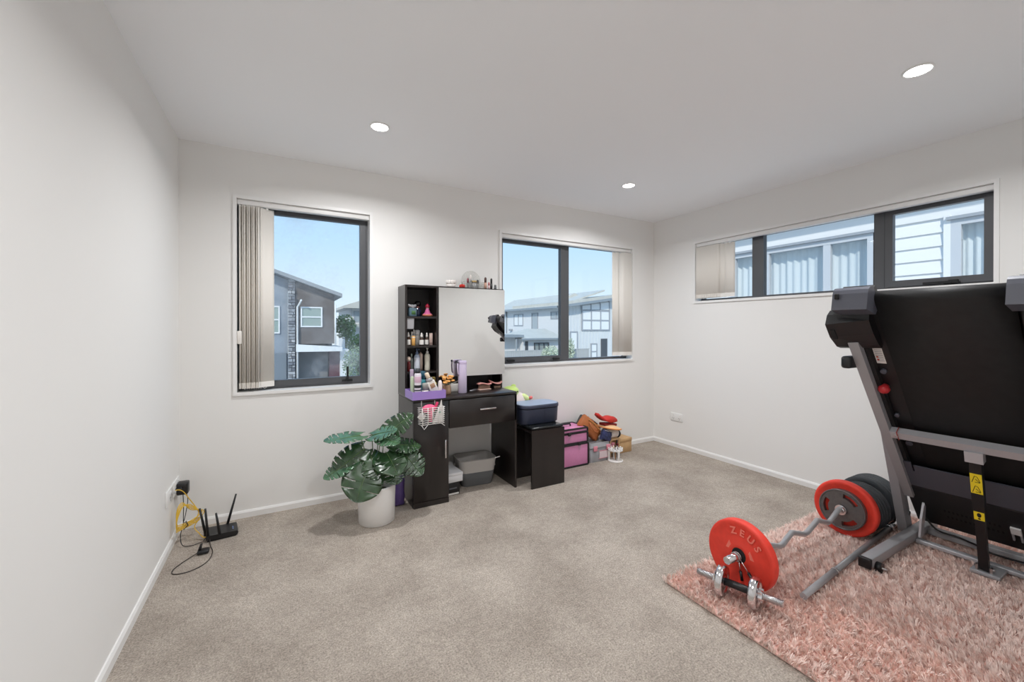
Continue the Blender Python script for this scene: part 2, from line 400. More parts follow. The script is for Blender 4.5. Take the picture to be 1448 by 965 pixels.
# ---- downlights
M_lamp = mat('lamp_diffuser', (.9, .9, .9), .5, emit=(1, .985, .96), estr=14)
def downlight(x, y, label):
    t = thing('ceiling_downlight', label, 'downlight', (x, y, H), 0, 'recessed ceiling downlights')
    MB().lathe([(.046, -.002), (.047, -.006), (.052, -.006), (.055, -.003), (.055, 0), (.046, 0)], n=32).build('trim_ring', M_white, t)
    MB().lathe([(.0, -.012), (.02, -.0115), (.035, -.0085), (.0455, -.003)], n=32).build('diffuser', M_lamp, t)
    ld = bpy.data.lights.new('downlight_lamp', 'AREA'); ld.shape = 'DISK'; ld.size = .09; ld.energy = LAMP_W; ld.spread = math.radians(156); ld.color = (.985, .992, 1)
    lo = bpy.data.objects.new('downlight_lamp', ld); COL.objects.link(lo); lo.parent = t; lo.location = (0, 0, -.016)
for x, y, lb in [(1.045, -.754, 'round white downlight nearest the tall single pane window'), (3.013, -.739, 'round white downlight in the corner between the two pane window and the long window'),
                 (3.052, -2.47, 'round white downlight above the treadmill'), (1.05, -2.47, 'round white downlight near the middle of the plain wall')]:
    downlight(x, y, lb)

# ---- outlets
def outlet(label, loc, rz, wd, ht, n):
    t = thing('wall_outlet', label, 'outlet', loc, rz)
    MB().rbox((0, -.009, 0), (wd, 0, ht), .003, 2).build('face_plate', M_white, t)
    for i in range(n):
        u = wd * (i + .5) / n
        for dx, a in ((-.008, .5), (.008, -.5), (0, 0)):
            z = ht * .38 if dx else ht * .22
            MB().box((u + dx - .0012, -.0098, z - .005), (u + dx + .0012, -.0085, z + .005), R=RY(a)).build('slot', M_blackm, t)
        MB().rbox((u - .006, -.0125, ht * .66), (u + .006, -.008, ht * .85), .002, 2).build('rocker_switch', M_white, t)
    return t
outlet('white double power outlet low on the wall under the long window', (W, -.233, .272), -PI / 2, .145, .082, 2)
outlet('white data outlet plate the yellow cable plugs into', (0, -.352, .262), PI / 2, .148, .085, 1)
outlet('white power outlet plate behind the black adapter', (0, -.195, .262), PI / 2, .148, .085, 2)

# ================================================================== OUTSIDE
M_wb = mat('white_weatherboard', (.80, .81, .82), .6)
M_wb2 = mat('far_weatherboard', (.78, .79, .80), .7)
# fine lap lines of the far boards
def lap(m, period, axis='Z', depth=.3):
    t = m.node_tree; p = t.nodes['Principled BSDF']; tcn = t.nodes.new('ShaderNodeTexCoord'); wv = t.nodes.new('ShaderNodeTexWave')
    wv.wave_type = 'BANDS'; wv.bands_direction = axis; wv.wave_profile = 'SAW'; wv.inputs['Scale'].default_value = 1 / period * .314 / .314 / 2 / PI * PI * 2 * .05 * 20 / PI / 2 * PI
    t.links.new(tcn.outputs['Object'], wv.inputs['Vector'])
    b = t.nodes.new('ShaderNodeBump'); b.inputs['Strength'].default_value = depth; b.inputs['Distance'].default_value = .05
    t.links.new(wv.outputs['Fac'], b.inputs['Height']); t.links.new(b.outputs[0], p.inputs['Normal'])
lap(M_wb2, .2)
M_roof = mat('grey_metal_roof', L(196, 194, 186), .55, var=.06, vscale=3)
M_fascia = mat('slate_fascia', L(140, 150, 158), .5)
M_soffit = mat('soffit', (.62, .66, .69), .8)
M_brown = mat('brown_cladding', L(104, 98, 96), .8, var=.16, vscale=9, stretch=(14, 14, .4))
M_greyb = mat('grey_render', L(142, 152, 164), .8, var=.1, vscale=2)
M_stone = mat('stacked_stone', L(140, 144, 150), .8, var=.35, vscale=6)
M_dark = mat('dark_opening', L(78, 82, 88), .5)
M_maroon = mat('maroon_door', L(92, 60, 68), .55)
M_wframe = mat('white_frame', (.80, .82, .83), .5)
M_gframe = mat('grey_frame', L(160, 165, 172), .5)
M_farglass = mat('far_glass', L(160, 172, 180), .08, spec=.8)
M_curtain = mat('sheer_curtain', (.80, .83, .85), .9, spec=.1)
M_grass = mat('lawn', L(120, 140, 90), .9, var=.2, vscale=3)
M_conc = mat('concrete_drive', L(170, 170, 168), .85, var=.06, vscale=2)
M_fence = mat('timber_fence', L(176, 178, 178), .8, var=.12, vscale=5, stretch=(1, 1, 8))
M_leafA = mat('garden_leaf', L(124, 150, 96), .6, var=.35, vscale=1.5)
M_leafB = mat('garden_leaf_pale', L(128, 150, 120), .6, var=.3, vscale=1.5)
M_bark = mat('bark', L(92, 80, 70), .9)
GZ = -2.9
struct('ground_outside', MB().box((-40, .4, GZ - .3), (60, 70, GZ)).box((4.6, -40, GZ - .3), (60, .4, GZ)), M_conc, 'pale concrete yard seen below the windows', 'ground')

def house_window(t, plane, pos, a, b, z0, z1, cols=1, rows=1, fm=None, gm=None, fw_=.06, proud=.05):
    """plane 'y' (faces -y) or 'x' (faces -x) at depth pos; a..b along the other axis"""
    fm = fm or M_gframe; gm = gm or M_farglass
    bx = (lambda m_, a0, b0, d0, d1, c0, c1: m_.box((a0, pos + d0, c0), (b0, pos + d1, c1))) if plane == 'y' else (lambda m_, a0, b0, d0, d1, c0, c1: m_.box((pos + d0, a0, c0), (pos + d1, b0, c1)))
    f = MB()
    for i in range(cols + 1):
        u = a + (b - a) * i / cols; u = min(max(u, a + fw_ / 2), b - fw_ / 2); bx(f, u - fw_ / 2, u + fw_ / 2, -proud, .02, z0, z1)
    for j in range(rows + 1):
        z = z0 + (z1 - z0) * j / rows; z = min(max(z, z0 + fw_ / 2), z1 - fw_ / 2); 
        for i in range(cols):
            ua, ub = a + (b - a) * i / cols, a + (b - a) * (i + 1) / cols
            ua = ua + (fw_ if i == 0 else fw_ / 2); ub = ub - (fw_ if i == cols - 1 else fw_ / 2)
            bx(f, ua, ub, -proud + .004, .018, z - fw_ / 2, z + fw_ / 2)
    fo = f.build('window', fm, t, world=True)
    for i in range(cols):
        for j in range(rows):
            p = MB(); ua, ub = a + (b - a) * i / cols, a + (b - a) * (i + 1) / cols; za, zb = z0 + (z1 - z0) * j / rows, z0 + (z1 - z0) * (j + 1) / rows
            bx(p, ua + fw_ / 2, ub - fw_ / 2, -.012, .012, za + fw_ / 2, zb - fw_ / 2); p.build('pane', gm, fo, world=True)
    return fo

# house seen through the tall window: brown cladding, stone pier, double garage
Y1 = 18.
h1 = thing('brown_clad_house', 'dark brown gabled house with a stone pier and white framed windows', 'house', (1.0, Y1, GZ))
slope = (2.80 - 3.79) / (2.98 - .17); top = lambda x: 3.79 + slope * (x - .17) - .12
MB().prism([(1.09, .5), (2.72, .5), (2.72, top(2.72)), (1.09, top(1.09))], Y1, Y1 + 7, 'y').build('clad_wall', M_brown, h1, world=True)
MB().prism([(-3.5, GZ), (.78, GZ), (.78, top(.78)), (-1.5, top(-1.5)), (-3.5, top(-1.5) - .7)], Y1 + .25, Y1 + 7, 'y').build('rendered_wall', M_greyb, h1, world=True)
MB().box((1.1, Y1 + .9, GZ), (2.70, Y1 + 7, .5)).build('garage_wall', M_dark, h1, world=True)
MB().box((2.54, Y1 + .45, GZ), (3.0, Y1 + .9, .16)).build('garage_side_door', M_maroon, h1, world=True)
gd = MB().box((1.2, Y1 + .8, GZ), (2.5, Y1 + .9, .1)).build('garage_door', mat('garage_grey', L(118, 120, 122), .6), h1, world=True)
MB().prism([(1.1, .5), (3.05, .34), (3.05, .14), (1.1, .16)], Y1 - .25, Y1 + .9, 'y').build('band', M_wframe, h1, world=True)
MB().box((3.0, Y1 + .2, GZ), (3.4, Y1 + 6, .2)).build('white_wall', M_wb2, h1, world=True)
r_ = MB()
for (xa, za, xb, zb) in ((-1.5, top(-1.5) + .03, 3.02, top(3.02) + .03), (-4.2, top(-1.5) - .95, -1.5, top(-1.5) + .03)):
    r_.prism([(xa, za), (xb, zb), (xb, zb + .16), (xa, za + .16)], Y1 - .45, Y1 + 7.3, 'y')
r_.build('roof', mat('charcoal_roof', L(150, 154, 158), .5), h1, world=True)
STN = [M_stone, mat('stone_pale', L(172, 174, 178), .8, var=.25, vscale=6), mat('stone_slate', L(108, 112, 122), .8, var=.25, vscale=6)]
zc = GZ; k_ = 0
while zc < top(.78) - .1:
    hh = .10 + .07 * random.random(); xs = .79
    while xs < 1.07:
        ww = min(.12 + .16 * random.random(), 1.08 - xs)
        if 1.08 - xs - ww < .06: ww = 1.08 - xs
        MB().box((xs, Y1 - .06 - .08 * random.random(), zc), (xs + ww - .025, Y1 + .4, zc + hh - .028)).build('stone', random.choice(STN), h1, world=True)
        xs += ww; k_ += 1
    zc += hh
MB().box((.79, Y1, GZ), (1.08, Y1 + .4, top(.8))).build('pier_core', M_dark, h1, world=True)
MB().tube([(1.16, Y1 - .09, GZ), (1.16, Y1 - .09, 2.2), (1.28, Y1 - .25, 2.42), (1.3, Y1 - .4, 2.5)], .04, 8).build('downpipe', M_wframe, h1, world=True)
MB().tube([(2.76, Y1 - .05, .45), (2.76, Y1 - .05, 2.35)], .035, 8).build('downpipe', M_wframe, h1, world=True)
house_window(h1, 'y', Y1, 1.29, 2.20, 1.28, 2.22, 1, 2, M_wframe, mat('green_glass', L(150, 166, 160), .08, spec=.8), .06)
house_window(h1, 'y', Y1 + .25, -.4, .46, .99, 2.24, 1, 2, M_wframe, MATS['green_glass'], .06)
MB().box((-3.0, Y1 + .15, GZ), (.72, Y1 + .26, .1)).build('garage_door', mat('garage_blue_grey', L(118, 128, 138), .6), h1, world=True)
# white house further right
Y2 = 24.
h2 = thing('white_two_storey_house', 'white two storey house at the edge of the tall window', 'house', (6.0, Y2, GZ))
MB().box((4.36, Y2, GZ), (8.4, Y2 + 7, 2.5)).build('wall', M_wb2, h2, world=True)
MB().prism([(3.85, 2.46), (8.8, 2.46), (8.8, 2.62), (6.4, 3.5), (3.85, 2.62)], Y2 - .5, Y2 + 7.4, 'y').build('roof', M_roof, h2, world=True)
MB().prism([(3.8, 1.2), (4.9, 1.2), (4.9, 1.55), (3.8, 1.32)], Y2 - .7, Y2, 'y').build('porch_roof', M_roof, h2, world=True)
house_window(h2, 'y', Y2, 4.45, 4.85, 1.62, 2.32, 1, 1, M_gframe, None, .05)
MB().box((4.3, Y2 - .6, GZ), (4.42, Y2 - .48, 1.2)).build('post', M_wframe, h2, world=True)

# houses seen through the two pane window
XA = 18.45
ha = thing('long_weatherboard_house', 'long white weatherboard house with grey roof beyond the two pane window', 'house', (XA, 26, GZ))
MB().box((XA, 21.2, GZ), (XA + 8, 33, 2.8)).build('wall', M_wb2, ha, world=True)
MB().prism([(XA - .5, 2.74), (XA + 4, 4.1), (XA + 4, 4.22), (XA - .5, 2.86)], 21.2, 33.4, 'y').build('roof', M_roof, ha, world=True)
MB().prism([(XA + .6, 3.10), (XA + 2.6, 4.05), (XA + 4.5, 3.4), (XA + 4.5, 3.1)], 23.2, 33, 'y').build('gable_roof', M_roof, ha, world=True)
MB().box((XA - .56, 21.2, 2.70), (XA - .44, 33.4, 2.86)).build('gutter', M_fascia, ha, world=True)
house_window(ha, 'x', XA, 26.86, 28.44, 1.43, 2.44, 2, 1, None, M_curtain, .07)
house_window(ha, 'x', XA, 24.53, 25.49, .85, 2.47, 1, 1, None, None, .08)
house_window(ha, 'x', XA, 21.3, 22.75, 1.92, 2.49, 2, 1, None, None, .07)
MB().tube([(XA - .08, 29.75, GZ), (XA - .08, 29.75, 2.75)], .06, 8).build('downpipe', M_fascia, ha, world=True)
MB().rbox((XA - .25, 28.7, 1.0), (XA, 29.0, 1.16), .02, 2).build('heat_pump', M_gframe, ha, world=True)
# single storey garage in front of it
YG = 20.
hg = thing('low_garage_building', 'low white garage building with hipped grey roof behind the fence', 'garage', (15.5, YG, GZ))
MB().box((12.2, YG + .6, GZ), (14.32, YG + 4, .62)).build('porch_wall', M_wb2, hg, world=True)
MB().box((14.33, YG, GZ), (17.2, YG + 4, .55)).build('wall', M_wb2, hg, world=True)
MB().prism([(11.8, .66), (14.3, .62), (14.3, .80), (11.8, .86)], YG - .2, YG + 4.2, 'y').build('porch_roof', M_fascia, hg, world=True)
rf = MB(); e0 = [(14.1, YG - .35, .56), (17.5, YG - .35, .56), (17.5, YG + 4.3, .56), (14.1, YG + 4.3, .56)]; rd = [(15.6, YG + 1.6, 1.18), (17.2, YG + 1.6, 1.18)]
rf.add(e0 + rd, [(0, 1, 5, 4), (1, 2, 5), (2, 3, 4, 5), (3, 0, 4), (3, 2, 1, 0)]); rf.build('roof', M_roof, hg, world=True)
MB().box((14.05, YG - .42, .46), (17.55, YG - .33, .57)).build('gutter', M_fascia, hg, world=True)
house_window(hg, 'y', YG, 15.19, 16.38, -.5, .26, 3, 1, M_dark, mat('blind_glass', L(150, 160, 160), .2), .07)
MB().box((14.5, YG - .03, GZ), (14.72, YG, .36)).build('door', M_dark, hg, world=True)
MB().tube([(13.8, YG - .05, GZ), (13.8, YG - .05, .62)], .06, 8).build('post', M_fascia, hg, world=True)
# board and batten house
YB = 21.
hb = thing('skillion_roof_house', 'pale grey house with a sloping skillion roof and large gridded window', 'house', (20.8, YB - .2, GZ))
zt = lambda x: 2.88 + (3.42 - 2.88) / (22.7 - 18.87) * (x - 18.87)
MB().prism([(18.82, GZ), (23.6, GZ), (23.6, zt(23.6)), (18.82, zt(18.82))], YB, YB + 7, 'y').build('wall', mat('pale_board', L(214, 218, 220), .7), hb, world=True)
MB().prism([(18.2, zt(18.2) + .02), (24.2, zt(24.2) + .02), (24.2, zt(24.2) + .36), (18.2, zt(18.2) + .36)], YB - .55, YB + 7.3, 'y').build('roof', M_roof, hb, world=True)
MB().prism([(18.2, zt(18.2) - .04), (24.2, zt(24.2) - .04), (24.2, zt(24.2) + .14), (18.2, zt(18.2) + .14)], YB - .62, YB - .55, 'y').build('fascia', M_fascia, hb, world=True)
x_ = 18.9
bt = None
while x_ < 23.5:
    if bt is None: bt = MB().box((x_, YB - .03, GZ), (x_ + .05, YB, 2.85)).build('batten', MATS['pale_board'], hb, world=True); b0 = x_
    else: inst(bt, hb, (x_ - b0, 0, 0))
    x_ += .3
house_window(hb, 'y', YB - .035, 19.98, 22.72, 1.05, 2.6, 3, 2, None, M_curtain, .09)
f = MB()
for xx in (19.98, 20.85, 21.76, 22.68): f.box((xx - .045, YB - .09, 2.55), (xx + .045, YB, zt(xx) - .1))
f.build('window_bar', M_gframe, hb, world=True)
for xa, xb in ((20.03, 20.8), (20.9, 21.71), (21.81, 22.63)):
    MB().prism([(xa, 2.64), (xb, 2.64), (xb, zt(xb) - .16), (xa, zt(xa) - .16)], YB - .06, YB - .04, 'y').build('clerestory_pane', M_curtain, hb, world=True)
house_window(hb, 'y', YB - .035, 20.86, 21.46, -1.15, .08, 1, 2, None, M_curtain, .07)
MB().box((21.85, YB - .04, GZ), (22.5, YB - .03, .42)).build('doorway', M_dark, hb, world=True)
house_window(hb, 'y', YB - .035, 18.9, 19.6, -1.1, 1.0, 1, 1, None, M_curtain, .08)
# timber fence boards
fn = thing('timber_fence', 'weathered timber fence of upright boards in front of the garage', 'fence', (14.5, 18.4, GZ))
bd = None; rr = random.Random(3)
for i in range(48):
    x_ = 11.6 + i * .145
    if bd is None: bd = MB().box((x_, 18.4, GZ), (x_ + .135, 18.42, -.16)).build('board', M_fence, fn, world=True); b0 = x_
    else: inst(bd, fn, (x_ - b0, rr.uniform(-.008, .008), rr.uniform(-.02, .02)))
MB().box((11.6, 18.42, -1.0), (18.6, 18.47, -.9)).build('rail', M_fence, fn, world=True)
MB().box((11.6, 18.385, -.17), (18.6, 18.46, -.13)).build('capping', M_fence, fn, world=True)

def leafy(t, name, m, c, r, n, size):
    vs = []; fs = []
    P = rng.normal(size=(n, 3)); P /= np.linalg.norm(P, axis=1)[:, None]; P *= (rng.random(n) ** .4)[:, None] * np.array(r)
    for p in P:
        a = Vector(rng.normal(size=3)).normalized() * size; b = a.cross(Vector(rng.normal(size=3))).normalized() * size * .5
        q = Vector(p) + Vector(c); o = len(vs)
        vs += [q - a, q + b, q + a, q - b]; fs.append((o, o + 1, o + 2, o + 3))
    return MB().add(vs, fs).build(name, m, t, world=True)
def shrub(nm, label, loc, r, n, size, m, trunk=True):
    t = thing(nm, label, 'tree' if 'tree' in nm else 'shrub', (loc[0], loc[1], GZ))
    leafy(t, 'foliage', m, loc, r, n, size)
    MB().tube([(loc[0], loc[1], GZ), (loc[0] + .05, loc[1], loc[2])], [.09, .04], 7).build('trunk', M_bark, t, world=True)
shrub('garden_tree', 'round green tree between the brown house and the white house', (3.75, 22.4, 1.3), (.62, .6, .75), 1500, .07, M_leafA)
shrub('leafy_shrub', 'grey green shrub at the lower corner of the tall window', (3.15, 14.2, -.2), (.55, .5, .75), 1500, .05, M_leafB)
shrub('hedge_shrub', 'dark green shrub below the round tree', (4.35, 21.6, .35), (.7, .5, .6), 1000, .07, M_leafA)
shrub('pale_garden_shrub', 'pale leafy shrub beside the garage window', (14.2, 16.6, -.35), (.6, .5, .6), 1200, .06, mat('pale_leaf', L(190, 200, 180), .6, var=.2, vscale=2))
shrub('potted_garden_shrub', 'thin pale shrub in front of the skillion roof house', (16.6, 17.9, -.1), (.32, .3, .75), 700, .06, MATS['pale_leaf'])

# neighbour wall beyond the long window
XN = 7.4
nb = thing('neighbour_house', 'white weatherboard house wall close beyond the long high window', 'house', (XN, -1.5, GZ))
mb = MB(); holed(-7, 1.6, GZ, 3.1, [(-.75, 1.15, .95, 2.45), (-2.8, -1.55, .95, 2.45)], lambda a, b, c, d: mb.box((XN + .03, a, c), (XN + .1, b, d)))
mb.build('wall', M_wb, nb, world=True)
MB().box((XN + 1.2, -7, GZ), (XN + 6, 1.6, 3.1)).build('inner_wall', M_wb, nb, world=True)
z_ = 2.54 - .16 * 16; board = None; zb = z_
prof = lambda z: [(XN + .03, z), (XN - .012, z), (XN + .012, z + .17), (XN + .03, z + .17)]
for (ya, yb) in ((-1.46, -.86), (-7.0, -2.9), (1.3, 1.6)):
    board = None
    for i in range(17):
        z = zb + .16 * i
        if board is None: board = MB().prism(prof(z), ya, yb, 'y').build('weatherboard', M_wb, nb, world=True)
        else: inst(board, nb, (0, 0, z - zb))
board = None
MB().box((XN - .02, -7, 2.545), (XN + .03, 1.6, 2.80)).build('frieze_board', M_wb, nb, world=True)
MB().box((XN - .14, -7, 2.86), (XN + .1, 1.6, 2.9)).build('soffit', M_soffit, nb, world=True)
MB().box((XN - .24, -7, 2.84), (XN - .14, 1.6, 2.98)).build('gutter', M_fascia, nb, world=True)
MB().prism([(XN - .2, 2.99), (XN + 3, 4.1), (XN + 6.4, 3.0)], -7, 1.6, 'y').build('roof', M_roof, nb, world=True)
MB().box((XN - .03, -.86, 1.0), (XN + .03, -.78, 2.56)).box((XN - .03, -1.5, 1.0), (XN + .03, -1.44, 2.56)).build('corner_trim', M_wb, nb, world=True)
def curtain(t, ya, yb, z0, z1):
    n = 90; vs = []; 
    for i in range(n + 1):
        y = ya + (yb - ya) * i / n; x = XN + .13 + .018 * math.sin(i * 1.3) + .01 * math.sin(i * .47)
        vs += [(x, y, z0), (x, y, z1)]
    MB().add(vs, [(2 * i, 2 * i + 1, 2 * i + 3, 2 * i + 2) for i in range(n)], True).build('curtain', M_curtain, t, world=True)
M_nglass = glass_mat('neighbour_glass', (.95, .97, .98), 1.6)
def nwin(ya, yb, z0, z1, muls):
    f = MB(); fw_ = .085
    f.box((XN - .03, ya, z0), (XN + .05, yb, z0 + fw_)).box((XN - .03, ya, z1 - fw_ * .8), (XN + .05, yb, z1)).box((XN - .03, ya, z0 + fw_), (XN + .05, ya + fw_, z1 - fw_ * .8)).box((XN - .03, yb - fw_, z0 + fw_), (XN + .05, yb, z1 - fw_ * .8))
    for m_ in muls: f.box((XN - .025, m_ - .045, z0 + fw_), (XN + .045, m_ + .045, z1 - fw_ * .8))
    fo = f.build('window', mat('pale_grey_frame', L(196, 200, 206), .5), nb, world=True)
    ed = [ya + fw_] + list(muls) + [yb - fw_]
    for a, b in zip(ed, ed[1:]): MB().box((XN + .005, a, z0 + .05), (XN + .011, b, z1 - .05)).build('pane', M_nglass, fo, world=True)
    MB().box((XN - .07, ya - .03, z1), (XN + .03, yb + .03, z1 + .035)).build('head_flashing', M_gframe, nb, world=True)
    curtain(nb, ya + fw_ * .6, yb - fw_ * .6, z0, z1)
nwin(-.80, 1.20, .9, 2.50, (-.245, .60)); nwin(-2.85, -1.50, .9, 2.50, (-2.2,))

# ================================================================== VANITY
va = thing('vanity_table', 'dark espresso vanity table with shelf tower, mirror and drawer', 'vanity', (1.736, -.22, 0))
def part(nm, m_, mt, p=None, lab=None): return m_.build(nm, mt, p or va, world=True, label=lab)
X0, X1, XC, YV, YT = 1.332, 2.142, 1.587, -.428, -.206
part('cabinet_side', MB().box((X0, YV + .016, 0), (X0 + .015, -.016, .727)), M_wood)
part('cabinet_side', MB().box((XC - .015, YV + .016, 0), (XC, -.016, .727)), M_wood)
part('cabinet_bottom', MB().box((X0 + .015, YV + .03, .04), (XC - .015, -.02, .055)), M_wood)
part('cabinet_back', MB().box((X0 + .015, -.026, .05), (XC - .015, -.016, .727)), M_woodd)
part('kick_board', MB().box((X0 + .001, YV, 0), (XC - .001, YV + .014, .036)), M_wood)
door = part('cabinet_door', MB().rbox((X0 + .001, YV, .039), (XC - .002, YV + .015, .724), .0015, 1), M_wood)
part('handle', MB().rbox((1.551, YV - .022, .322), (1.561, YV - .014, .450), .002, 2).box((1.553, YV - .016, .33), (1.559, YV, .34)).box((1.553, YV - .016, .432), (1.559, YV, .442)), M_chrome, door, 'chrome bar handle')
part('desktop', MB().rbox((X0, YV - .004, .728), (X1, -.002, .746), .002, 1), M_wood)
part('side_panel', MB().box((X1 - .016, YV, 0), (X1, -.016, .727)), M_wood)
part('apron_back', MB().box((XC, -.03, .60), (X1 - .016, -.016, .727)), M_woodd)
part('drawer_floor', MB().box((XC + .004, YV + .016, .528), (X1 - .02, -.05, .536)), M_woodd)
dr = part('drawer', MB().rbox((XC + .003, YV, .522), (X1 - .001, YV + .016, .722), .0015, 1), M_wood)
part('handle', MB().rbox((1.822, YV - .022, .634), (1.954, YV - .013, .645), .002, 2).box((1.835, YV - .015, .636), (1.845, YV, .643)).box((1.93, YV - .015, .636), (1.94, YV, .643)), M_chrome, dr, 'chrome bar handle')
# shelf tower
part('tower_side', MB().box((X0, YT, .746), (X0 + .016, -.004, 1.556)), M_wood)
part('tower_side', MB().box((XC - .016, YT, .746), (XC, -.004, 1.556)), M_wood)
part('tower_top', MB().box((X0 + .016, YT, 1.54), (XC - .016, -.004, 1.556)), M_wood)
part('tower_back', MB().box((X0 + .016, -.012, .746), (XC - .016, -.004, 1.54)), M_woodd)
SH = (1.325, 1.108, .915)
for z in SH: part('shelf', MB().box((X0 + .016, YT + .006, z - .015), (XC - .016, -.012, z)), M_wood)
# mirror cabinet
part('mirror', MB().box((XC + .001, YT - .005, .866), (X1 - .010, YT, 1.546), R=RZ(-.075), c=(XC, YT, 1.2)), M_mirror)
part('mirror_backing', MB().box((XC + .001, YT, .868), (X1 - .011, YT + .013, 1.545), R=RZ(-.075), c=(XC, YT, 1.2)), M_woodd)
part('mirror_top', MB().box((XC, YT - .002, 1.547), (X1 + .002, -.03, 1.556)), M_wood)
part('mirror_side', MB().box((X1 - .015, YT + .02, .746), (X1, -.004, 1.547)), M_wood)
part('niche_back', MB().box((XC, -.03, .746), (X1 - .015, -.02, .90)), M_woodd)

# ---------------- little bottles and jars; y from the front of the shelves
def M(name, rgb, rough=.35, **k): return mat(name, L(*rgb), rough, **k)
def clearm(name, rgb, f=.55):
    if name in MATS: return MATS[name]
    m = bpy.data.materials.new(name); m.use_nodes = True; t = m.node_tree; t.nodes.clear()
    o = t.nodes.new('ShaderNodeOutputMaterial'); a = t.nodes.new('ShaderNodeBsdfTransparent'); g = t.nodes.new('ShaderNodeBsdfPrincipled'); x = t.nodes.new('ShaderNodeMixShader')
    c = L(*rgb); a.inputs[0].default_value = (*[.4 + .6 * v for v in c], 1); g.inputs['Base Color'].default_value = (*c, 1); g.inputs['Roughness'].default_value = .08
    x.inputs[0].default_value = f; t.links.new(a.outputs[0], x.inputs[1]); t.links.new(g.outputs[0], x.inputs[2]); t.links.new(x.outputs[0], o.inputs[0])
    MATS[name] = m; return m
def lathed(t, nm, prof, m_, n=20, sq=None, o=(0, 0, 0)): return MB().lathe(prof, o, n=n, sq=sq).build(nm, m_, t)
W_ = M('label_white', (232, 230, 226), .6); AMB = M('amber_glass', (58, 36, 24), .12); SIL = M('satin_silver', (176, 176, 180), .3, metal=.7)

def dropper(label, loc, body, h=.062, r=.0155, capc=None, lab=W_):
    t = thing('dropper_bottle', label, 'bottle', loc, random.uniform(0, 3), 'serum bottles on the vanity shelf')
    lathed(t, 'bottle', [(r * .9, 0), (r, .003), (r, h * .78), (r * .55, h * .95), (r * .42, h)], body)
    if lab: lathed(t, 'label', [(r + .0005, .006), (r + .0006, .007), (r + .0006, h * .68), (r + .0005, h * .69)], lab)
    c = lathed(t, 'cap', [(r * .55, h), (r * .58, h + .014), (r * .5, h + .016)], capc or W_)
    lathed(c, 'rubber_bulb', [(r * .4, h + .015), (r * .42, h + .024), (r * .22, h + .034), (0, h + .036)], capc or W_)
    return t
def jar_bottle(nm, label, loc, prof, m_, cap, capm, labm=None, lz=None, cat='bottle', sq=None, rot=None, grp=None):
    t = thing(nm, label, cat, loc, 0, grp, rot)
    lathed(t, 'body', prof, m_, sq=sq)
    if cap: lathed(t, 'cap', cap, capm, sq=sq if sq and cap[0][0] > .012 else None)
    if labm and lz:
        r = max(p[0] for p in prof) + .0006; lathed(t, 'label', [(r, lz[0]), (r + .0002, lz[0] + .001), (r + .0002, lz[1]), (r, lz[1] + .001)], labm, sq=sq)
    return t
def pump(label, loc, r, h, body, top_, labm=None, lz=None):
    t = thing('pump_bottle', label, 'bottle', loc, random.uniform(-.4, .4), 'pump bottles on the vanity shelf')
    lathed(t, 'body', [(r * .94, 0), (r, .004), (r, h * .86), (r * .8, h * .95), (r * .45, h)], body)
    p = MB().lathe([(r * .5, h), (r * .5, h + .014), (r * .2, h + .016), (r * .18, h + .03), (r * .42, h + .032), (r * .42, h + .042), (0, h + .044)]).box((-.005, -r * 1.25, h + .033), (.005, 0, h + .041))
    p.build('pump_head', top_, t)
    if labm: lathed(t, 'label', [(r + .0006, lz[0]), (r + .0008, lz[0] + .002), (r + .0008, lz[1]), (r + .0006, lz[1] + .002)], labm)
    return t
z1, z2, z3, zd = SH[0], SH[1], SH[2], .746
# top shelf of the tower: three perfume flacons
t = thing('perfume_flacon', 'clear square perfume flacon with a silver bow on the top tower shelf', 'perfume', (1.402, -.15, z1), .3)
MB().rbox((-.030, -.017, 0), (.030, .017, .062), .006, 3).build('glass_body', clearm('aqua_glass', (120, 150, 165), .6), t)
MB().rbox((-.017, -.0185, .014), (.017, -.0165, .042), .001, 1).build('label', M('leaf_green', (70, 110, 60), .5), t)
for s_ in (-1, 1):
    MB().ball((s_ * .02, 0, .078), .02, (1, .45, .6), R=RY(-.5 * s_)).build('bow_loop', SIL, t)
MB().rbox((-.010, -.010, .062), (.010, .010, .088), .003, 2).build('cap', SIL, t)
t = thing('perfume_flacon', 'dark navy perfume flacon with a round black stopper on the top tower shelf', 'perfume', (1.458, -.10, z1), 0)
lathed(t, 'glass_body', [(.02, 0), (.024, .006), (.025, .05), (.012, .068), (.009, .075)], M('navy_glass', (22, 34, 58), .1))
MB().ball((0, 0, .098), .026, (1, .8, .9)).build('stopper', M('black_gloss', (16, 16, 22), .15), t)
lathed(t, 'neck_ring', [(.0095, .066), (.012, .068), (.012, .076), (.0095, .078)], M('copper_ring', (190, 130, 120), .3, metal=.6))
t = thing('perfume_flacon', 'pink skirt shaped perfume flacon with a red stopper on the top tower shelf', 'perfume', (1.515, -.16, z1), 0)
lathed(t, 'skirt', [(.030, 0), (.038, .008), (.037, .018), (.022, .028), (.014, .05), (.010, .062)], clearm('pink_glass', (214, 110, 160), .75))
lathed(t, 'hem', [(.031, .0005), (.0392, .009), (.036, .0195)], clearm('orange_glass', (224, 140, 110), .8))
lathed(t, 'stopper', [(.007, .060), (.016, .068), (.017, .078), (.009, .092), (0, .098)], M('ruby', (140, 26, 48), .15))
lathed(t, 'collar', [(.009, .060), (.0125, .062), (.0125, .068), (.009, .070)], M('rose_white', (246, 224, 226), .3))
# note hanging below the shelf
tag(MB().box((1.352, -.192, 1.232), (1.402, -.189, 1.309), R=RX(.12)).build('paper_note', M('note_grey', (172, 172, 176), .7)), 'blank grey note hanging under the top tower shelf', 'note')
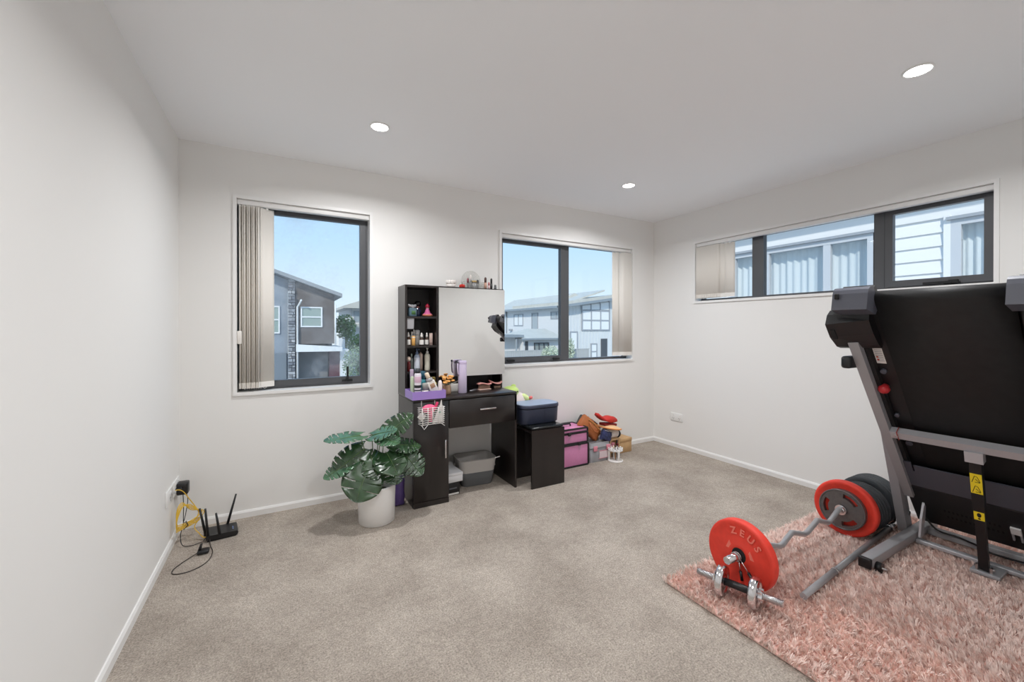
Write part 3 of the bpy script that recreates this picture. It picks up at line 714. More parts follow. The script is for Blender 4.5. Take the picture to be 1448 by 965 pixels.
# middle shelf: serum bottles
dropper('dropper bottle with white label first from the outer side on the middle tower shelf', (1.371, -.155, z2), AMB, .064, .0165)
dropper('clear dropper bottle in the rear row of the middle tower shelf', (1.432, -.085, z2), clearm('frosted', (210, 214, 218), .7), .085, .014, None, None)
dropper('dropper bottle with white label in the middle of the middle tower shelf', (1.468, -.165, z2), AMB, .06, .0165)
dropper('dropper bottle with white label nearest the mirror on the middle tower shelf', (1.513, -.15, z2), AMB, .060, .014)
t = thing('orange_carton', 'slim orange skincare carton on the middle tower shelf', 'carton', (1.404, -.17, z2), .2)
MB().rbox((-.011, -.009, 0), (.011, .009, .072), .001, 1).build('box', M('apricot', (226, 172, 96), .6), t); MB().box((-.0112, -.0092, .058), (.0112, .0092, .064)).build('band', W_, t)
jar_bottle('toner_bottle', 'white toner bottle behind the orange carton on the middle tower shelf', (1.408, -.115, z2), [(.012, 0), (.013, .003), (.013, .07), (.006, .08)], M('pale_grey', (206, 210, 208), .3), [(.007, .08), (.0075, .10), (.005, .104)], W_)
jar_bottle('cream_tube', 'white rounded cream jar at the back of the middle tower shelf', (1.462, -.07, z2), [(.018, 0), (.02, .004), (.02, .07), (.018, .076)], W_, [(.019, .076), (.021, .08), (.0205, .11), (.012, .116), (0, .117)], M('pearl', (214, 214, 216), .3), cat='jar')
jar_bottle('ampoule_vial', 'silver capped black vial on the middle tower shelf', (1.497, -.09, z2), [(.0095, 0), (.010, .003), (.010, .05)], M('black_gloss2', (24, 26, 30), .2), [(.0105, .05), (.0105, .08), (.008, .085)], SIL, cat='vial')
t = thing('pink_carton', 'tall pale pink carton beside the tower side on the middle shelf', 'carton', (1.551, -.13, z2), -.2)
MB().rbox((-.012, -.014, 0), (.012, .014, .092), .001, 1).build('box', M('blush', (206, 182, 172), .6), t); MB().box((-.0122, -.0142, .012), (.0122, .0142, .018)).build('band', M('blush_dark', (150, 120, 112), .6), t)
# lower shelf
pump('pale blue pump bottle on the lower tower shelf', (1.44, -.14, z3), .022, .125, clearm('ice_blue', (186, 200, 222), .8), clearm('steel_blue', (110, 130, 160), .8), M('ice_label', (214, 220, 232), .5), (.02, .10))
pump('cream pump bottle nearest the mirror on the lower tower shelf', (1.523, -.13, z3), .021, .13, M('cream', (226, 222, 206), .4), W_)
jar_bottle('squeeze_tube', 'pinkish squeeze tube on the lower tower shelf', (1.478, -.10, z3), [(.018, 0), (.018, .03), (.019, .12), (.003, .14)], M('putty', (204, 184, 172), .5), None, None, cat='tube')
jar_bottle('nail_polish', 'dark red bottle with pearl stopper on the lower tower shelf', (1.373, -.155, z3), [(.013, 0), (.015, .004), (.015, .06), (.008, .075)], M('oxblood', (96, 26, 28), .15), [(.008, .075), (.016, .085), (.015, .105), (0, .112)], M('champagne', (218, 196, 180), .3))
jar_bottle('mist_bottle', 'slim grey mist bottle on the lower tower shelf', (1.404, -.12, z3), [(.012, 0), (.013, .004), (.013, .09), (.006, .10)], clearm('smoke_glass', (150, 160, 158), .75), [(.006, .1), (.006, .125), (.004, .13)], M('sage', (160, 172, 160), .4))

# purple tray with cosmetics
tr = thing('purple_tray', 'shallow purple tray crowded with cosmetics on the vanity corner', 'tray', (1.440, -.345, zd))
PUR = M('lilac_plastic', (160, 132, 206), .35); TX, TY = .118, .098
MB().box((-TX, -TY, 0), (TX, TY, .005)).build('base', PUR, tr)
for lo, hi in (((-TX, -TY, .005), (TX, -TY + .004, .056)), ((-TX, TY - .004, .005), (TX, TY, .056)), ((-TX, -TY + .004, .005), (-TX + .004, TY - .004, .056)), ((TX - .004, -TY + .004, .005), (TX, TY - .004, .056))):
    MB().box(lo, hi).build('rim', PUR, tr)
bz = zd + .005
def tp(dx, dy): return (1.440 + dx, -.345 + dy, bz)
t = jar_bottle('spray_can', 'white and pink striped spray can with black cap in the purple tray', tp(-.070, -.055), [(.022, 0), (.0235, .003), (.0235, .165), (.019, .176)], M('can_white', (226, 218, 226), .3), [(.0195, .176), (.0205, .178), (.020, .196), (.012, .206), (0, .208)], M('cap_black', (44, 48, 52), .4), cat='can')
for z, h_, c in ((.075, .018, (38, 40, 44)), (.055, .006, (38, 40, 44)), (.112, .04, (214, 180, 200))):
    lathed(t, 'stripe', [(.0236, z), (.0239, z + .001), (.0239, z + h_), (.0236, z + h_ + .001)], M('stripe%d' % c[0], c, .4))
jar_bottle('mint_tube', 'pale green tube at the outer end of the purple tray', tp(-.098, -.02), [(.012, 0), (.0135, .004), (.0135, .14), (.009, .15), (0, .152)], M('mint', (186, 200, 172), .4), None, None, cat='tube')
jar_bottle('hair_oil', 'mauve capped slim bottle behind the pale green tube', tp(-.085, .04), [(.012, 0), (.013, .004), (.013, .13), (.012, .135)], M('mauve', (120, 92, 118), .4), [(.0125, .135), (.013, .138), (.013, .19), (.012, .194)], M('mauve_light', (190, 170, 192), .4))
jar_bottle('teal_bottle', 'teal bottle with dark blue cap in the purple tray', tp(-.012, .03), [(.022, 0), (.024, .004), (.024, .10), (.016, .125)], M('teal', (20, 128, 140), .3), [(.0165, .125), (.022, .13), (.022, .172), (.018, .178)], M('petrol', (36, 84, 104), .35))
jar_bottle('roll_on', 'white roll on deodorant with grey cap in the purple tray', tp(-.020, -.062), [(.02, 0), (.0215, .004), (.0215, .055)], M('ivory', (228, 222, 214), .4), [(.0215, .055), (.0215, .095), (.019, .104), (0, .106)], M('cap_grey', (156, 156, 152), .4))
t = thing('tilted_perfume', 'yellowish perfume bottle with white label leaning in the purple tray', 'perfume', tp(.066, -.050), 0, None, (0, math.radians(-24), .1)); t.scale = (1.15, 1.15, 1.08)
MB().rbox((-.026, -.016, 0), (.026, .016, .028), .006, 3).build('liquid_base', clearm('straw', (206, 198, 140), .8), t)
MB().rbox((-.026, -.016, .028), (.026, .016, .118), .006, 3).build('body', M('perfume_white', (236, 232, 226), .25), t)
MB().rbox((-.015, -.0175, .07), (.015, -.0155, .10), .001, 1).build('emblem', M('gold_brown', (178, 140, 110), .5), t)
lathed(t, 'neck', [(.020, .118), (.021, .122), (.021, .135), (.014, .14)], SIL); lathed(t, 'cap', [(.012, .14), (.013, .142), (.013, .172), (.010, .176)], M('cap_cream', (232, 214, 190), .3))
jar_bottle('yellow_bottle', 'yellow bottle with brown cap behind the leaning perfume', tp(.075, .05), [(.022, 0), (.024, .004), (.024, .085), (.012, .1)], M('lemon', (232, 214, 110), .3), [(.013, .1), (.016, .102), (.016, .125), (.014, .13)], M('olive_cap', (116, 100, 40), .4))
jar_bottle('white_cup', 'white cream bottle at the inner end of the purple tray', tp(.100, -.03), [(.014, 0), (.015, .004), (.014, .095), (.009, .11), (0, .114)], M('milk', (236, 226, 226), .3), None, None)

# flower pot, bottle, box and brushes on the desktop
t = thing('orange_flower_pot', 'small beige pot of orange blossoms on the vanity top', 'flowers', (1.622, -.285, zd))
lathed(t, 'pot', [(.028, 0), (.032, .004), (.034, .03), (.029, .062), (.031, .068), (.027, .066), (.024, .05)], M('beige_clay', (176, 144, 118), .6))
ORG = M('orange_petal', (246, 184, 108), .6); rr = random.Random(5)
for i in range(16):
    a = rr.uniform(0, 6.28); r = rr.uniform(.008, .052); h_ = rr.uniform(.085, .135)
    p = (r * math.cos(a), r * math.sin(a), h_)
    MB().tube([(r * .2 * math.cos(a), r * .2 * math.sin(a), .05), p], .0012, 5).build('stem', M('stem_green', (96, 110, 60), .6), t)
    b = MB()
    for k in range(5): b.ball((p[0] + .006 * math.cos(k * 1.256), p[1] + .006 * math.sin(k * 1.256), p[2]), .0088, (1, 1, .8), 8, 6)
    b.build('blossom', ORG, t)
t = thing('lilac_bottle', 'tall lilac drink bottle with carry strap in front of the mirror', 'bottle', (1.748, -.285, zd), .3)
LIL = M('lilac_coat', (214, 202, 228), .4)
lathed(t, 'body', [(.031, 0), (.033, .003), (.033, .215), (.032, .218)], LIL, n=28); lathed(t, 'lid', [(.0325, .218), (.033, .219), (.033, .24), (.030, .244), (0, .245)], M('lilac_lid', (206, 192, 222), .4), n=28)
MB().tube([(-.032, 0, .232), (-.043, 0, .235), (-.046, 0, .20), (-.042, 0, .15), (-.033, 0, .14)], .006, 8).build('strap', LIL, t)
MB().rbox((-.052, -.007, .228), (-.038, .007, .242), .003, 2).build('strap_clip', M('slate_clip', (86, 86, 100), .4), t)
t = thing('tissue_box', 'low white box with a pencil beside the orange blossoms', 'box', (1.69, -.165, zd), 0)
MB().rbox((-.07, -.05, 0), (.07, .04, .06), .004, 2).build('box', M('box_white', (218, 214, 208), .5), t); MB().tube([(.0, -.04, .062), (.065, -.02, .08)], .003, 6).build('pencil', W_, t)
def brush(label, loc, rz, ry, up):
    t = thing('hair_brush', label, 'hairbrush', loc, 0, 'hairbrushes on the vanity top', (0, ry, rz))
    n = 12; vs = []; fs = []
    PK = M('dusty_pink', (222, 156, 148), .4)
    h_ = MB(); pts = [(-.06 + .12 * i / n, 0, up + .006 * math.sin(i / n * 2 * PI)) for i in range(n + 1)]
    for i in range(n + 1):
        wd = .018 + .012 * math.sin(PI * i / n); x, _, z = pts[i]; vs += [(x, -wd, z), (x, wd, z), (x, wd, z + .010), (x, -wd, z + .010)]
    fs = [(4 * i + k, 4 * i + (k + 1) % 4, 4 * i + 4 + (k + 1) % 4, 4 * i + 4 + k) for i in range(n) for k in range(4)] + [(0, 1, 2, 3), tuple(4 * n + k for k in range(4))]
    h_.add(vs, fs, True).build('back', PK, t)
    b = MB()
    for i in range(9):
        for j in range(-2, 3): b.cyl((-.045 + i * .0112, j * .007, up), (-.045 + i * .0112, j * .007, .003), .0011, n=5)
    o = b.build('bristles', M('bristle_beige', (206, 172, 150), .6), t); o['kind'] = 'stuff'
    MB().rbox((-.055, -.02, 0), (.055, .02, .006), .002, 2).build('pad', M('blush_pad', (232, 200, 186), .5), t)
brush('pink hairbrush standing on its bristles under the mirror', (1.965, -.215, zd), .1, 0, .042)
t = thing('hair_comb_brush', 'curved pink detangling brush leaning under the mirror edge', 'hairbrush', (2.075, -.20, zd), 0)
n = 14; vs = []
for i in range(n + 1):
    u = i / n; x = -.06 + .115 * u; z = .016 + .045 * (1 - u) ** 1.5 + .030 * u ** 3; wd = .012 + .016 * math.sin(PI * min(1, u * 1.1))
    vs += [(x, -wd, z), (x, wd, z), (x, wd, z + .011), (x, -wd, z + .011)]
MB().add(vs, [(4 * i + k, 4 * i + (k + 1) % 4, 4 * i + 4 + (k + 1) % 4, 4 * i + 4 + k) for i in range(n) for k in range(4)] + [(0, 1, 2, 3), tuple(4 * n + k for k in range(4))], True).build('back', M('dusty_pink', (222, 156, 148), .4), t)
b = MB()
for i in range(8):
    for j in (-1, 0, 1): b.cyl((-.01 + i * .007, j * .007, .02), (-.01 + i * .007, j * .007, .0), .0012, n=5)
b.build('bristles', M('bristle_beige', (206, 172, 150), .6), t)['kind'] = 'stuff'
t = thing('hair_clip', 'small silver hair clip lying by the lilac bottle', 'hair clip', (1.865, -.22, zd), .2)
MB().rbox((-.035, -.005, 0), (.035, .005, .004), .002, 2).build('lower_arm', SIL, t); MB().rbox((-.032, -.004, .005), (.035, .004, .008), .0015, 2, R=RY(-.08)).build('upper_arm', SIL, t)

# white wire basket hanging on the cabinet front
t = thing('wire_basket', 'white wire basket hanging on the front of the vanity cabinet', 'basket', (1.447, YV - .032, .575), .04)
WIRE = M('white_wire', (232, 230, 228), .4); bw, bd_, bhh = .088, .027, .118
for i in range(9):
    z = .008 + i * (bhh - .008) / 8; k = .95 + .05 * i / 8
    MB().tube([(-bw * k, -bd_, z), (bw * k, -bd_, z), (bw * k, bd_, z), (-bw * k, bd_, z)], .0027, 6, closed=True).build('ring_wire', WIRE, t)
for u in (-.075, -.035, .0, .04, .078):
    MB().tube([(u * .95, -bd_ - .002, .006), (u, -bd_ - .002, bhh + .004)], .0029, 6).build('upright_wire', WIRE, t)
for u in (-.06, -.02, .02, .06): MB().tube([(u, -bd_, .006), (u, bd_, .006)], .002, 6).build('floor_wire', WIRE, t)
MB().tube([(-.078, -bd_, .006), (-.062, -bd_ - .004, -.022), (-.035, -bd_, .005)], .0024, 6).build('foot', WIRE, t); MB().tube([(.06, -bd_, .008), (.086, -bd_ - .004, -.012)], .0024, 6).build('foot', WIRE, t)
for u in (-.06, .035): MB().tube([(u, bd_, bhh), (u, bd_ + .001, bhh + .04), (u, bd_ + .02, bhh + .050)], .0024, 6).build('hook', WIRE, t)
t2 = thing('pink_hair_dryer', 'bright pink rounded styling tool in the wire basket', 'hair tool', (1.43, YV - .032, .592), .04)
MB().ball((0, 0, .092), .05, (1, .40, .62)).build('body', M('hot_pink', (240, 96, 140), .35), t2); MB().tube([(.01, 0, .08), (.015, 0, .04), (.012, 0, .0)], [.018, .015, .012], 10).build('grip', M('hot_pink', (240, 96, 140), .35), t2)
MB().rbox((.045, -.008, .085), (.062, .008, .135), .004, 2, R=RY(.35)).build('nozzle', M('deep_pink', (214, 60, 104), .4), t2)
t3 = thing('white_packet', 'white paper packet tucked in the wire basket', 'packet', (1.50, YV - .037, .585), .04)
MB().prism([(-.045, 0), (.024, .0), (.026, .09), (.018, .155), (.008, .12), (-.02, .06)], -.004, .004, 'y').build('sleeve', W_, t3)
MB().box((-.01, -.0045, .06), (.012, -.0041, .08)).build('printed_patch', M('patch_green', (150, 190, 170), .6), t3)
t4 = thing('square_card', 'square white card poking out of the wire basket', 'card', (1.378, YV - .036, .635), .04)
MB().box((-.022, -.002, -.022), (.022, .002, .022), R=RY(PI / 4)).build('card_face', W_, t4)

# things on top of the mirror cabinet (z 1.556)
zt_ = 1.556
t = thing('lotus_dish', 'white lotus shaped dish on top of the mirror cabinet', 'dish', (1.72, -.12, zt_))
lathed(t, 'bowl', [(.025, 0), (.032, .004), (.04, .026), (.037, .026), (.028, .008), (0, .006)], M('porcelain', (232, 226, 222), .3))
for i in range(8):
    a = i * PI / 4; MB().ball((.034 * math.cos(a), .034 * math.sin(a), .044), .017, (.5, 1, 1.1), 10, 8, R=RZ(a)).build('petal', M('porcelain', (232, 226, 222), .3), t)
t = thing('red_apple_jar', 'small shiny red apple shaped jar on the mirror cabinet', 'jar', (1.806, -.14, zt_))
lathed(t, 'body', [(.014, 0), (.022, .006), (.025, .016), (.02, .028), (.008, .031), (.003, .028)], M('apple_red', (206, 48, 40), .15)); MB().tube([(0, 0, .026), (.003, 0, .042)], .0016, 6).build('stalk', M_blackm, t)
t = thing('makeup_organiser', 'clear acrylic dome makeup organiser on the mirror cabinet', 'organiser', (1.915, -.10, zt_))
AC = clearm('acrylic', (236, 236, 234), .14)
pts = [(-.085, 0), (.085, 0)] + [(.085 * math.cos(a), .07 + .085 * math.sin(a)) for a in [PI * i / 16 for i in range(17)]]
MB().prism(pts, .035, .038, 'y').build('dome_back', AC, t); MB().box((-.085, -.035, 0), (.085, .035, .004)).build('base', AC, t)
for u in (-.085, -.03, .03, .082): MB().box((u, -.035, .004), (u + .003, .035, .06)).build('divider', AC, t)
MB().box((-.085, -.038, .0), (.085, -.035, .045)).build('front_panel', AC, t)
def lipstick(label, x, y, h, c, capc, r=.008):
    t = thing('lipstick', label, 'lipstick', (x, y, zt_ + (.004 if abs(x - 1.915) < .08 else 0)), 0, 'makeup on the mirror cabinet')
    lathed(t, 'case', [(r, 0), (r, h * .55), (r * .8, h * .56)], M(*capc)); lathed(t, 'tip', [(r * .8, h * .56), (r * .85, h * .9), (r * .5, h)], M(*c))
lipstick('mauve powder puff brush in the clear organiser', 1.872, -.10, .085, ('plum_puff', (150, 92, 100), .7), ('gun', (92, 92, 94), .3), .011)
lipstick('white tipped lipstick in the clear organiser', 1.892, -.115, .11, ('tip_white', (236, 228, 224), .4), ('gun', (92, 92, 94), .3))
t = thing('silver_compact', 'silver compact with gold lid in the clear organiser', 'compact', (1.925, -.10, zt_ + .004)); lathed(t, 'case', [(.02, 0), (.024, .004), (.024, .05)], SIL); lathed(t, 'lid', [(.0245, .05), (.0245, .062), (.02, .066)], M('gold', (206, 176, 120), .3, metal=.6))
lipstick('tall black tube in the clear organiser', 1.96, -.10, .075, ('tip_dark', (70, 66, 66), .4), ('gun', (92, 92, 94), .3), .011)
lipstick('rose gold lipstick standing by the clear organiser', 2.016, -.13, .10, ('tip_brown', (96, 70, 66), .4), ('rosegold', (212, 170, 150), .3), .012)
lipstick('pink gloss tube between the rose gold and black lipsticks', 2.043, -.14, .06, ('tip_rose', (196, 110, 116), .4), ('roseclear', (226, 190, 190), .3), .009)
lipstick('black mascara tube near the end of the mirror cabinet', 2.07, -.13, .095, ('tip_black', (52, 52, 52), .4), ('mas', (60, 62, 60), .3), .010)
lipstick('short grey pot at the end of the mirror cabinet', 2.102, -.14, .042, ('tip_grey', (130, 134, 134), .4), ('gun2', (110, 114, 116), .3), .012)

# ================================================================== STOOL and what is stored under and beside the vanity
t = thing('vanity_stool', 'dark espresso stool with black padded seat beside the vanity', 'stool', (2.372, -.39, 0), 0)
SX, SY = .153, .138
for y in (-SY, SY - .016): MB().box((-SX, y, 0), (SX, y + .016, .448)).build('panel_leg', M_wood, t)
MB().box((-SX + .015, -SY + .016, .03), (SX - .015, -SY + .03, .12)).build('stretcher', M_wood, t)
MB().box((-SX + .02, -.008, .20), (SX - .02, .008, .42)).build('centre_panel', M_woodd, t)
MB().box((-SX, -SY + .016, .425), (SX, SY - .016, .442)).build('seat_board', M_wood, t)
MB().rbox((-SX + .004, -SY + .004, .449), (SX - .004, SY - .004, .470), .010, 3).build('seat_pad', mat('black_vinyl', L(26, 28, 30), .22, bump=.04, bscale=200), t)

t = thing('navy_lidded_case', 'navy blue rounded case with pale blue lid on the stool', 'case', (2.372, -.335, .470), 0)
NAV = M('navy_shell', (50, 56, 76), .45)
def rrect(wx, wy, r, n=8):
    P = []
    for cx, cy_, a0 in ((wx - r, wy - r, 0), (-wx + r, wy - r, PI / 2), (-wx + r, -wy + r, PI), (wx - r, -wy + r, 1.5 * PI)):
        P += [(cx + r * math.cos(a0 + PI / 2 * i / n), cy_ + r * math.sin(a0 + PI / 2 * i / n)) for i in range(n + 1)]
    return P
def lay(*lv):  # stacked rounded rectangles (wx, wy, r, z)
    m_ = MB(); vs = []; N = None
    for (wx, wy, r, z) in lv:
        P = rrect(wx, wy, r); N = len(P); vs += [(a, b, z) for a, b in P]
    m_.add(vs, [(j * N + i, j * N + (i + 1) % N, (j + 1) * N + (i + 1) % N, (j + 1) * N + i) for j in range(len(lv) - 1) for i in range(N)], True)
    m_.add(vs[:N], [tuple(reversed(range(N)))]); m_.add(vs[-N:], [tuple(range(N))]); return m_
lay((.168, .098, .07, 0), (.178, .108, .075, .012), (.183, .112, .075, .118), (.183, .112, .075, .122)).build('body', NAV, t)
lay((.178, .107, .07, .122), (.178, .107, .07, .128)).build('seam', M_blackm, t)
lay((.186, .115, .076, .128), (.187, .116, .076, .131), (.187, .116, .076, .150), (.183, .112, .074, .155)).build('lid', NAV, t)
lay((.180, .109, .072, .155), (.178, .107, .072, .157)).build('lid_top', M('pale_blue', (150, 166, 190), .4), t)
MB().box((.02, -.1125, .004), (.022, -.1118, .118)).build('front_seam', M('navy_dark', (38, 44, 60), .5), t)
MB().rbox((.19, -.02, .10), (.183, .02, .14), .002, 2).build('clasp', NAV, t)

t = thing('plush_toy', 'pale green plush toy lying behind the navy case', 'soft toy', (2.30, -.16, .470), 0)
GR = M('plush_green', (206, 232, 130), .95, sheen=.5, bump=.3, bscale=220); CRM = M('plush_cream', (240, 226, 222), .95, sheen=.5, bump=.3, bscale=220)
MB().ball((0, 0, .115), .10, (1.0, .55, 1.1)).build('body', CRM, t); MB().ball((-.075, -.01, .235), .062, (1.35, .8, .75)).build('head', GR, t)
MB().ball((-.15, 0, .235), .022, (1.6, .7, .6)).build('ear', GR, t); MB().ball((-.03, .01, .275), .02, (1.2, .7, .8)).build('ear', GR, t)
for p in ((-.078, -.058, .245), (-.025, -.052, .235)): MB().ball(p, .006, n=10, m=8).build('eye', M_black, t)
MB().ball((.075, -.02, .165), .04, (1.4, .7, .7), R=RY(.8)).build('arm', M('plush_lime', (226, 240, 170), .95), t); MB().ball((.11, -.045, .172), .016, (1.1, .7, .9)).build('flower', M('coral', (232, 120, 116), .8), t)
MB().ball((.05, -.05, .04), .05, (1.3, .8, .7)).build('foot', GR, t)

# under the desk
t = thing('storage_basket', 'grey two tone fabric storage basket under the vanity', 'basket', (1.905, -.155, 0), -.10)
FB = mat('grey_fabric', L(176, 172, 168), .95, bump=.25, bscale=260); FD = mat('charcoal_fabric', L(92, 93, 94), .95, bump=.25, bscale=260)
def shell(lv, th):
    m_ = MB(); vs = []; N = None; full = list(lv) + [(a - th, b - th, max(r - th, .01), z) for a, b, r, z in reversed(lv)]
    for (wx, wy, r, z) in full: P = rrect(wx, wy, r); N = len(P); vs += [(a, b, z) for a, b in P]
    return m_.add(vs, [(j * N + i, j * N + (i + 1) % N, (j + 1) * N + (i + 1) % N, (j + 1) * N + i) for j in range(len(full) - 1) for i in range(N)], True)
shell([(.125, .092, .04, .004), (.135, .10, .045, .05), (.142, .106, .045, .108)], .004).build('lower_band', FD, t)
shell([(.142, .106, .045, .108), (.150, .112, .045, .165), (.155, .116, .045, .202), (.155, .116, .045, .206)], .005).build('upper_band', FB, t)
lay((.122, .09, .04, 0), (.125, .092, .04, .006)).build('base', FD, t)
MB().tube([(a, b, .205) for a, b in rrect(.153, .114, .045)], .004, 6, closed=True).build('rim_piping', M('piping', (150, 146, 142), .9), t)
for s_ in (-1, 1):
    MB().tube([(s_ * .148, -.045, .15), (s_ * .162, -.03, .125), (s_ * .164, .03, .125), (s_ * .150, .045, .15)], .007, 8).build('carry_handle', FB, t)
    MB().ball((s_ * .151, -.05, .15), .008, (.5, 1, 1), 8, 6).build('rivet', SIL, t)
MB().tube([(.105, -.10, .196), (.175, -.115, .214)], .0035, 8).build('white_stick', W_, t)
MB().rbox((-.08, -.06, .03), (.08, .05, .17), .03, 3).build('folded_cloth', M('cloth_grey', (196, 190, 186), .95), t)
t = thing('black_carton', 'black carton on the floor against the vanity cabinet', 'carton', (1.652, -.245, 0), .05)
MB().rbox((-.052, -.085, .0), (.052, .085, .095), .002, 1).build('box', M_black, t); MB().box((-.05, -.0862, .004), (.045, -.0852, .016)).build('white_label', W_, t); MB().box((-.03, -.0862, .045), (.03, -.0852, .055)).build('grey_print', M('print_grey', (96, 98, 104), .5), t)
t = thing('white_carton', 'white carton stacked on the black carton under the vanity', 'carton', (1.662, -.235, .095), .05)
MB().rbox((-.065, -.10, 0), (.065, .10, .045), .002, 1).build('box', M('carton_white', (226, 226, 228), .5), t); MB().rbox((-.066, -.101, .045), (.066, .101, .068), .002, 1).build('lid', M('carton_white', (226, 226, 228), .5), t)

# pink cosmetics trolley case
t = thing('pink_makeup_case', 'pink two tier makeup case with black trim on the carpet', 'case', (2.79, -.165, 0), 0)
PKC = M('case_pink', (216, 140, 184), .45, var=.06, vscale=160); px, py = .185, .115
def trimmed(z0, z1, wx, wy, nm):
    b = MB().rbox((-wx, -wy, z0), (wx, wy, z1), .004, 2).build(nm, PKC, t); e_ = .011
    for sx_ in (-1, 1):
        for sy_ in (-1, 1): MB().rbox((sx_ * wx - e_ / 1.4, sy_ * wy - e_ / 1.4, z0), (sx_ * wx + e_ / 1.4, sy_ * wy + e_ / 1.4, z1), .003, 2).build('corner_strip', M_black, b)
    for z in (z0, z1):
        for sy_ in (-1, 1): MB().rbox((-wx, sy_ * wy - e_ / 1.4, z - e_ / 1.6), (wx, sy_ * wy + e_ / 1.4, z + e_ / 1.6), .003, 2).build('edge_strip', M_black, b)
        for sx_ in (-1, 1): MB().rbox((sx_ * wx - e_ / 1.4, -wy, z - e_ / 1.6), (sx_ * wx + e_ / 1.4, wy, z + e_ / 1.6), .003, 2).build('edge_strip', M_black, b)
trimmed(.008, .200, px, py, 'lower_box'); trimmed(.212, .300, px - .006, py - .004, 'upper_box'); trimmed(.306, .338, px - .006, py - .004, 'lid')
for (u, z) in ((-.03, .285), (.08, .190), (-.10, .19)):
    k = MB().rbox((u - .014, -py - .012, z), (u + .014, -py, z + .028), .003, 2).build('latch', M_black, t); MB().tube([(u - .008, -py - .010, z), (u - .009, -py - .012, z - .035), (u + .009, -py - .012, z - .035), (u + .008, -py - .010, z)], .0016, 6).build('hasp_loop', SIL, k)
MB().tube([(-.07, 0, .342), (-.065, 0, .362), (.065, 0, .362), (.07, 0, .342)], .008, 8).build('carry_handle', M_black, t)

# clear boxes with bags on top
t = thing('clear_storage_box', 'clear plastic storage box with pink clips beside the makeup case', 'storage box', (3.13, -.165, 0), 0)
CL = clearm('clear_plastic', (190, 190, 194), .6)
shell([(.115, .10, .015, .0), (.128, .11, .015, .13)], .003).build('tub', CL, t); lay((.112, .097, .014, 0), (.112, .097, .014, .003)).build('base', CL, t)
lay((.132, .114, .018, .13), (.132, .114, .018, .142), (.118, .10, .014, .150), (.116, .098, .014, .175)).build('lid', CL, t)
PC = M('clip_pink', (222, 142, 158), .4)
for u in (-.07, .085): MB().rbox((u - .022, -.122, .105), (u + .022, -.112, .152), .003, 2).build('clip', PC, t)
MB().box((-.02, -.1135, .035), (.10, -.1105, .095)).build('label_card', M('card_pinkish', (216, 200, 204), .6), t)
for z in (.03, .098): MB().box((-.03, -.1132, z), (.11, -.111, z + .005)).build('pink_line', PC, t)
MB().rbox((-.09, -.08, .005), (.09, .08, .10), .02, 3).build('stored_cloth', M('stored_grey', (150, 150, 156), .9), t)

def bagmesh(L_, Hh, D, top):  # soft bag: bulging prism along x
    n, m_ = 22, 18; vs = []
    for i in range(n + 1):
        u = i / n; x = (u - .5) * L_; s_ = (math.sin(PI * min(max(u, .02), .98))) ** .35
        for j in range(m_):
            a = 2 * PI * j / m_; c, q = math.cos(a), math.sin(a)
            yy = math.copysign(abs(c) ** .7, c) * D / 2 * s_ * (1 - top * (q * .5 + .5)); zz = (math.copysign(abs(q) ** .6, q) * .5 + .5) * Hh * (.86 + .14 * s_)
            vs.append((x + .004 * math.sin(j * 3 + i), yy, zz + .003 * math.sin(i * 2.1 + j)))
    b = MB(); b.add(vs, [(i * m_ + j, i * m_ + (j + 1) % m_, (i + 1) * m_ + (j + 1) % m_, (i + 1) * m_ + j) for i in range(n) for j in range(m_)], True)
    b.add(vs[:m_], [tuple(range(m_))]); b.add(vs[-m_:], [tuple(range(m_))]); return b
TAN = mat('tan_leather', L(178, 104, 56), .5, bump=.12, bscale=90)
t = thing('tan_leather_bag', 'tan leather handbag slumped between the pink case and clear box', 'handbag', (3.025, -.19, .255), 0, None, (0, math.radians(41), .05))
bagmesh(.275, .135, .12, .45).build('body', TAN, t)
MB().tube([(-.09 + .018 * i, -.040 + .003 * math.sin(i), .106 - .004 * math.cos(i * .6)) for i in range(11)], .004, 6).build('zip', M('zip_gold', (196, 160, 96), .3, metal=.5), t)
MB().tube([(-.07, -.045, .085), (-.05, -.068, .06), (0, -.074, .045), (.05, -.064, .06), (.07, -.045, .085)], .006, 8).build('strap', TAN, t)
t = thing('black_shoulder_bag', 'black shoulder bag lying behind the tan leather bag', 'handbag', (3.125, -.072, .245), 0, None, (0, math.radians(33), 0))
bagmesh(.29, .11, .07, .4).build('body', M('bag_grey', (70, 72, 72), .6), t); MB().tube([(-.125, -.01, .10), (-.08, -.012, .112), (0, -.012, .115), (.08, -.012, .112)], .005, 8).build('strap', M_black, t)
t = thing('navy_print_pouch', 'navy printed fabric pouch in front of the black bag', 'pouch', (3.205, -.245, .180), 0, None, (0, math.radians(18), .1))
bagmesh(.14, .095, .075, .6).build('body', mat('navy_print', L(40, 46, 84), .7, var=.9, vscale=38), t); MB().tube([(-.05, -.02, .088), (.05, -.02, .090)], .003, 6).build('zip', SIL, t)
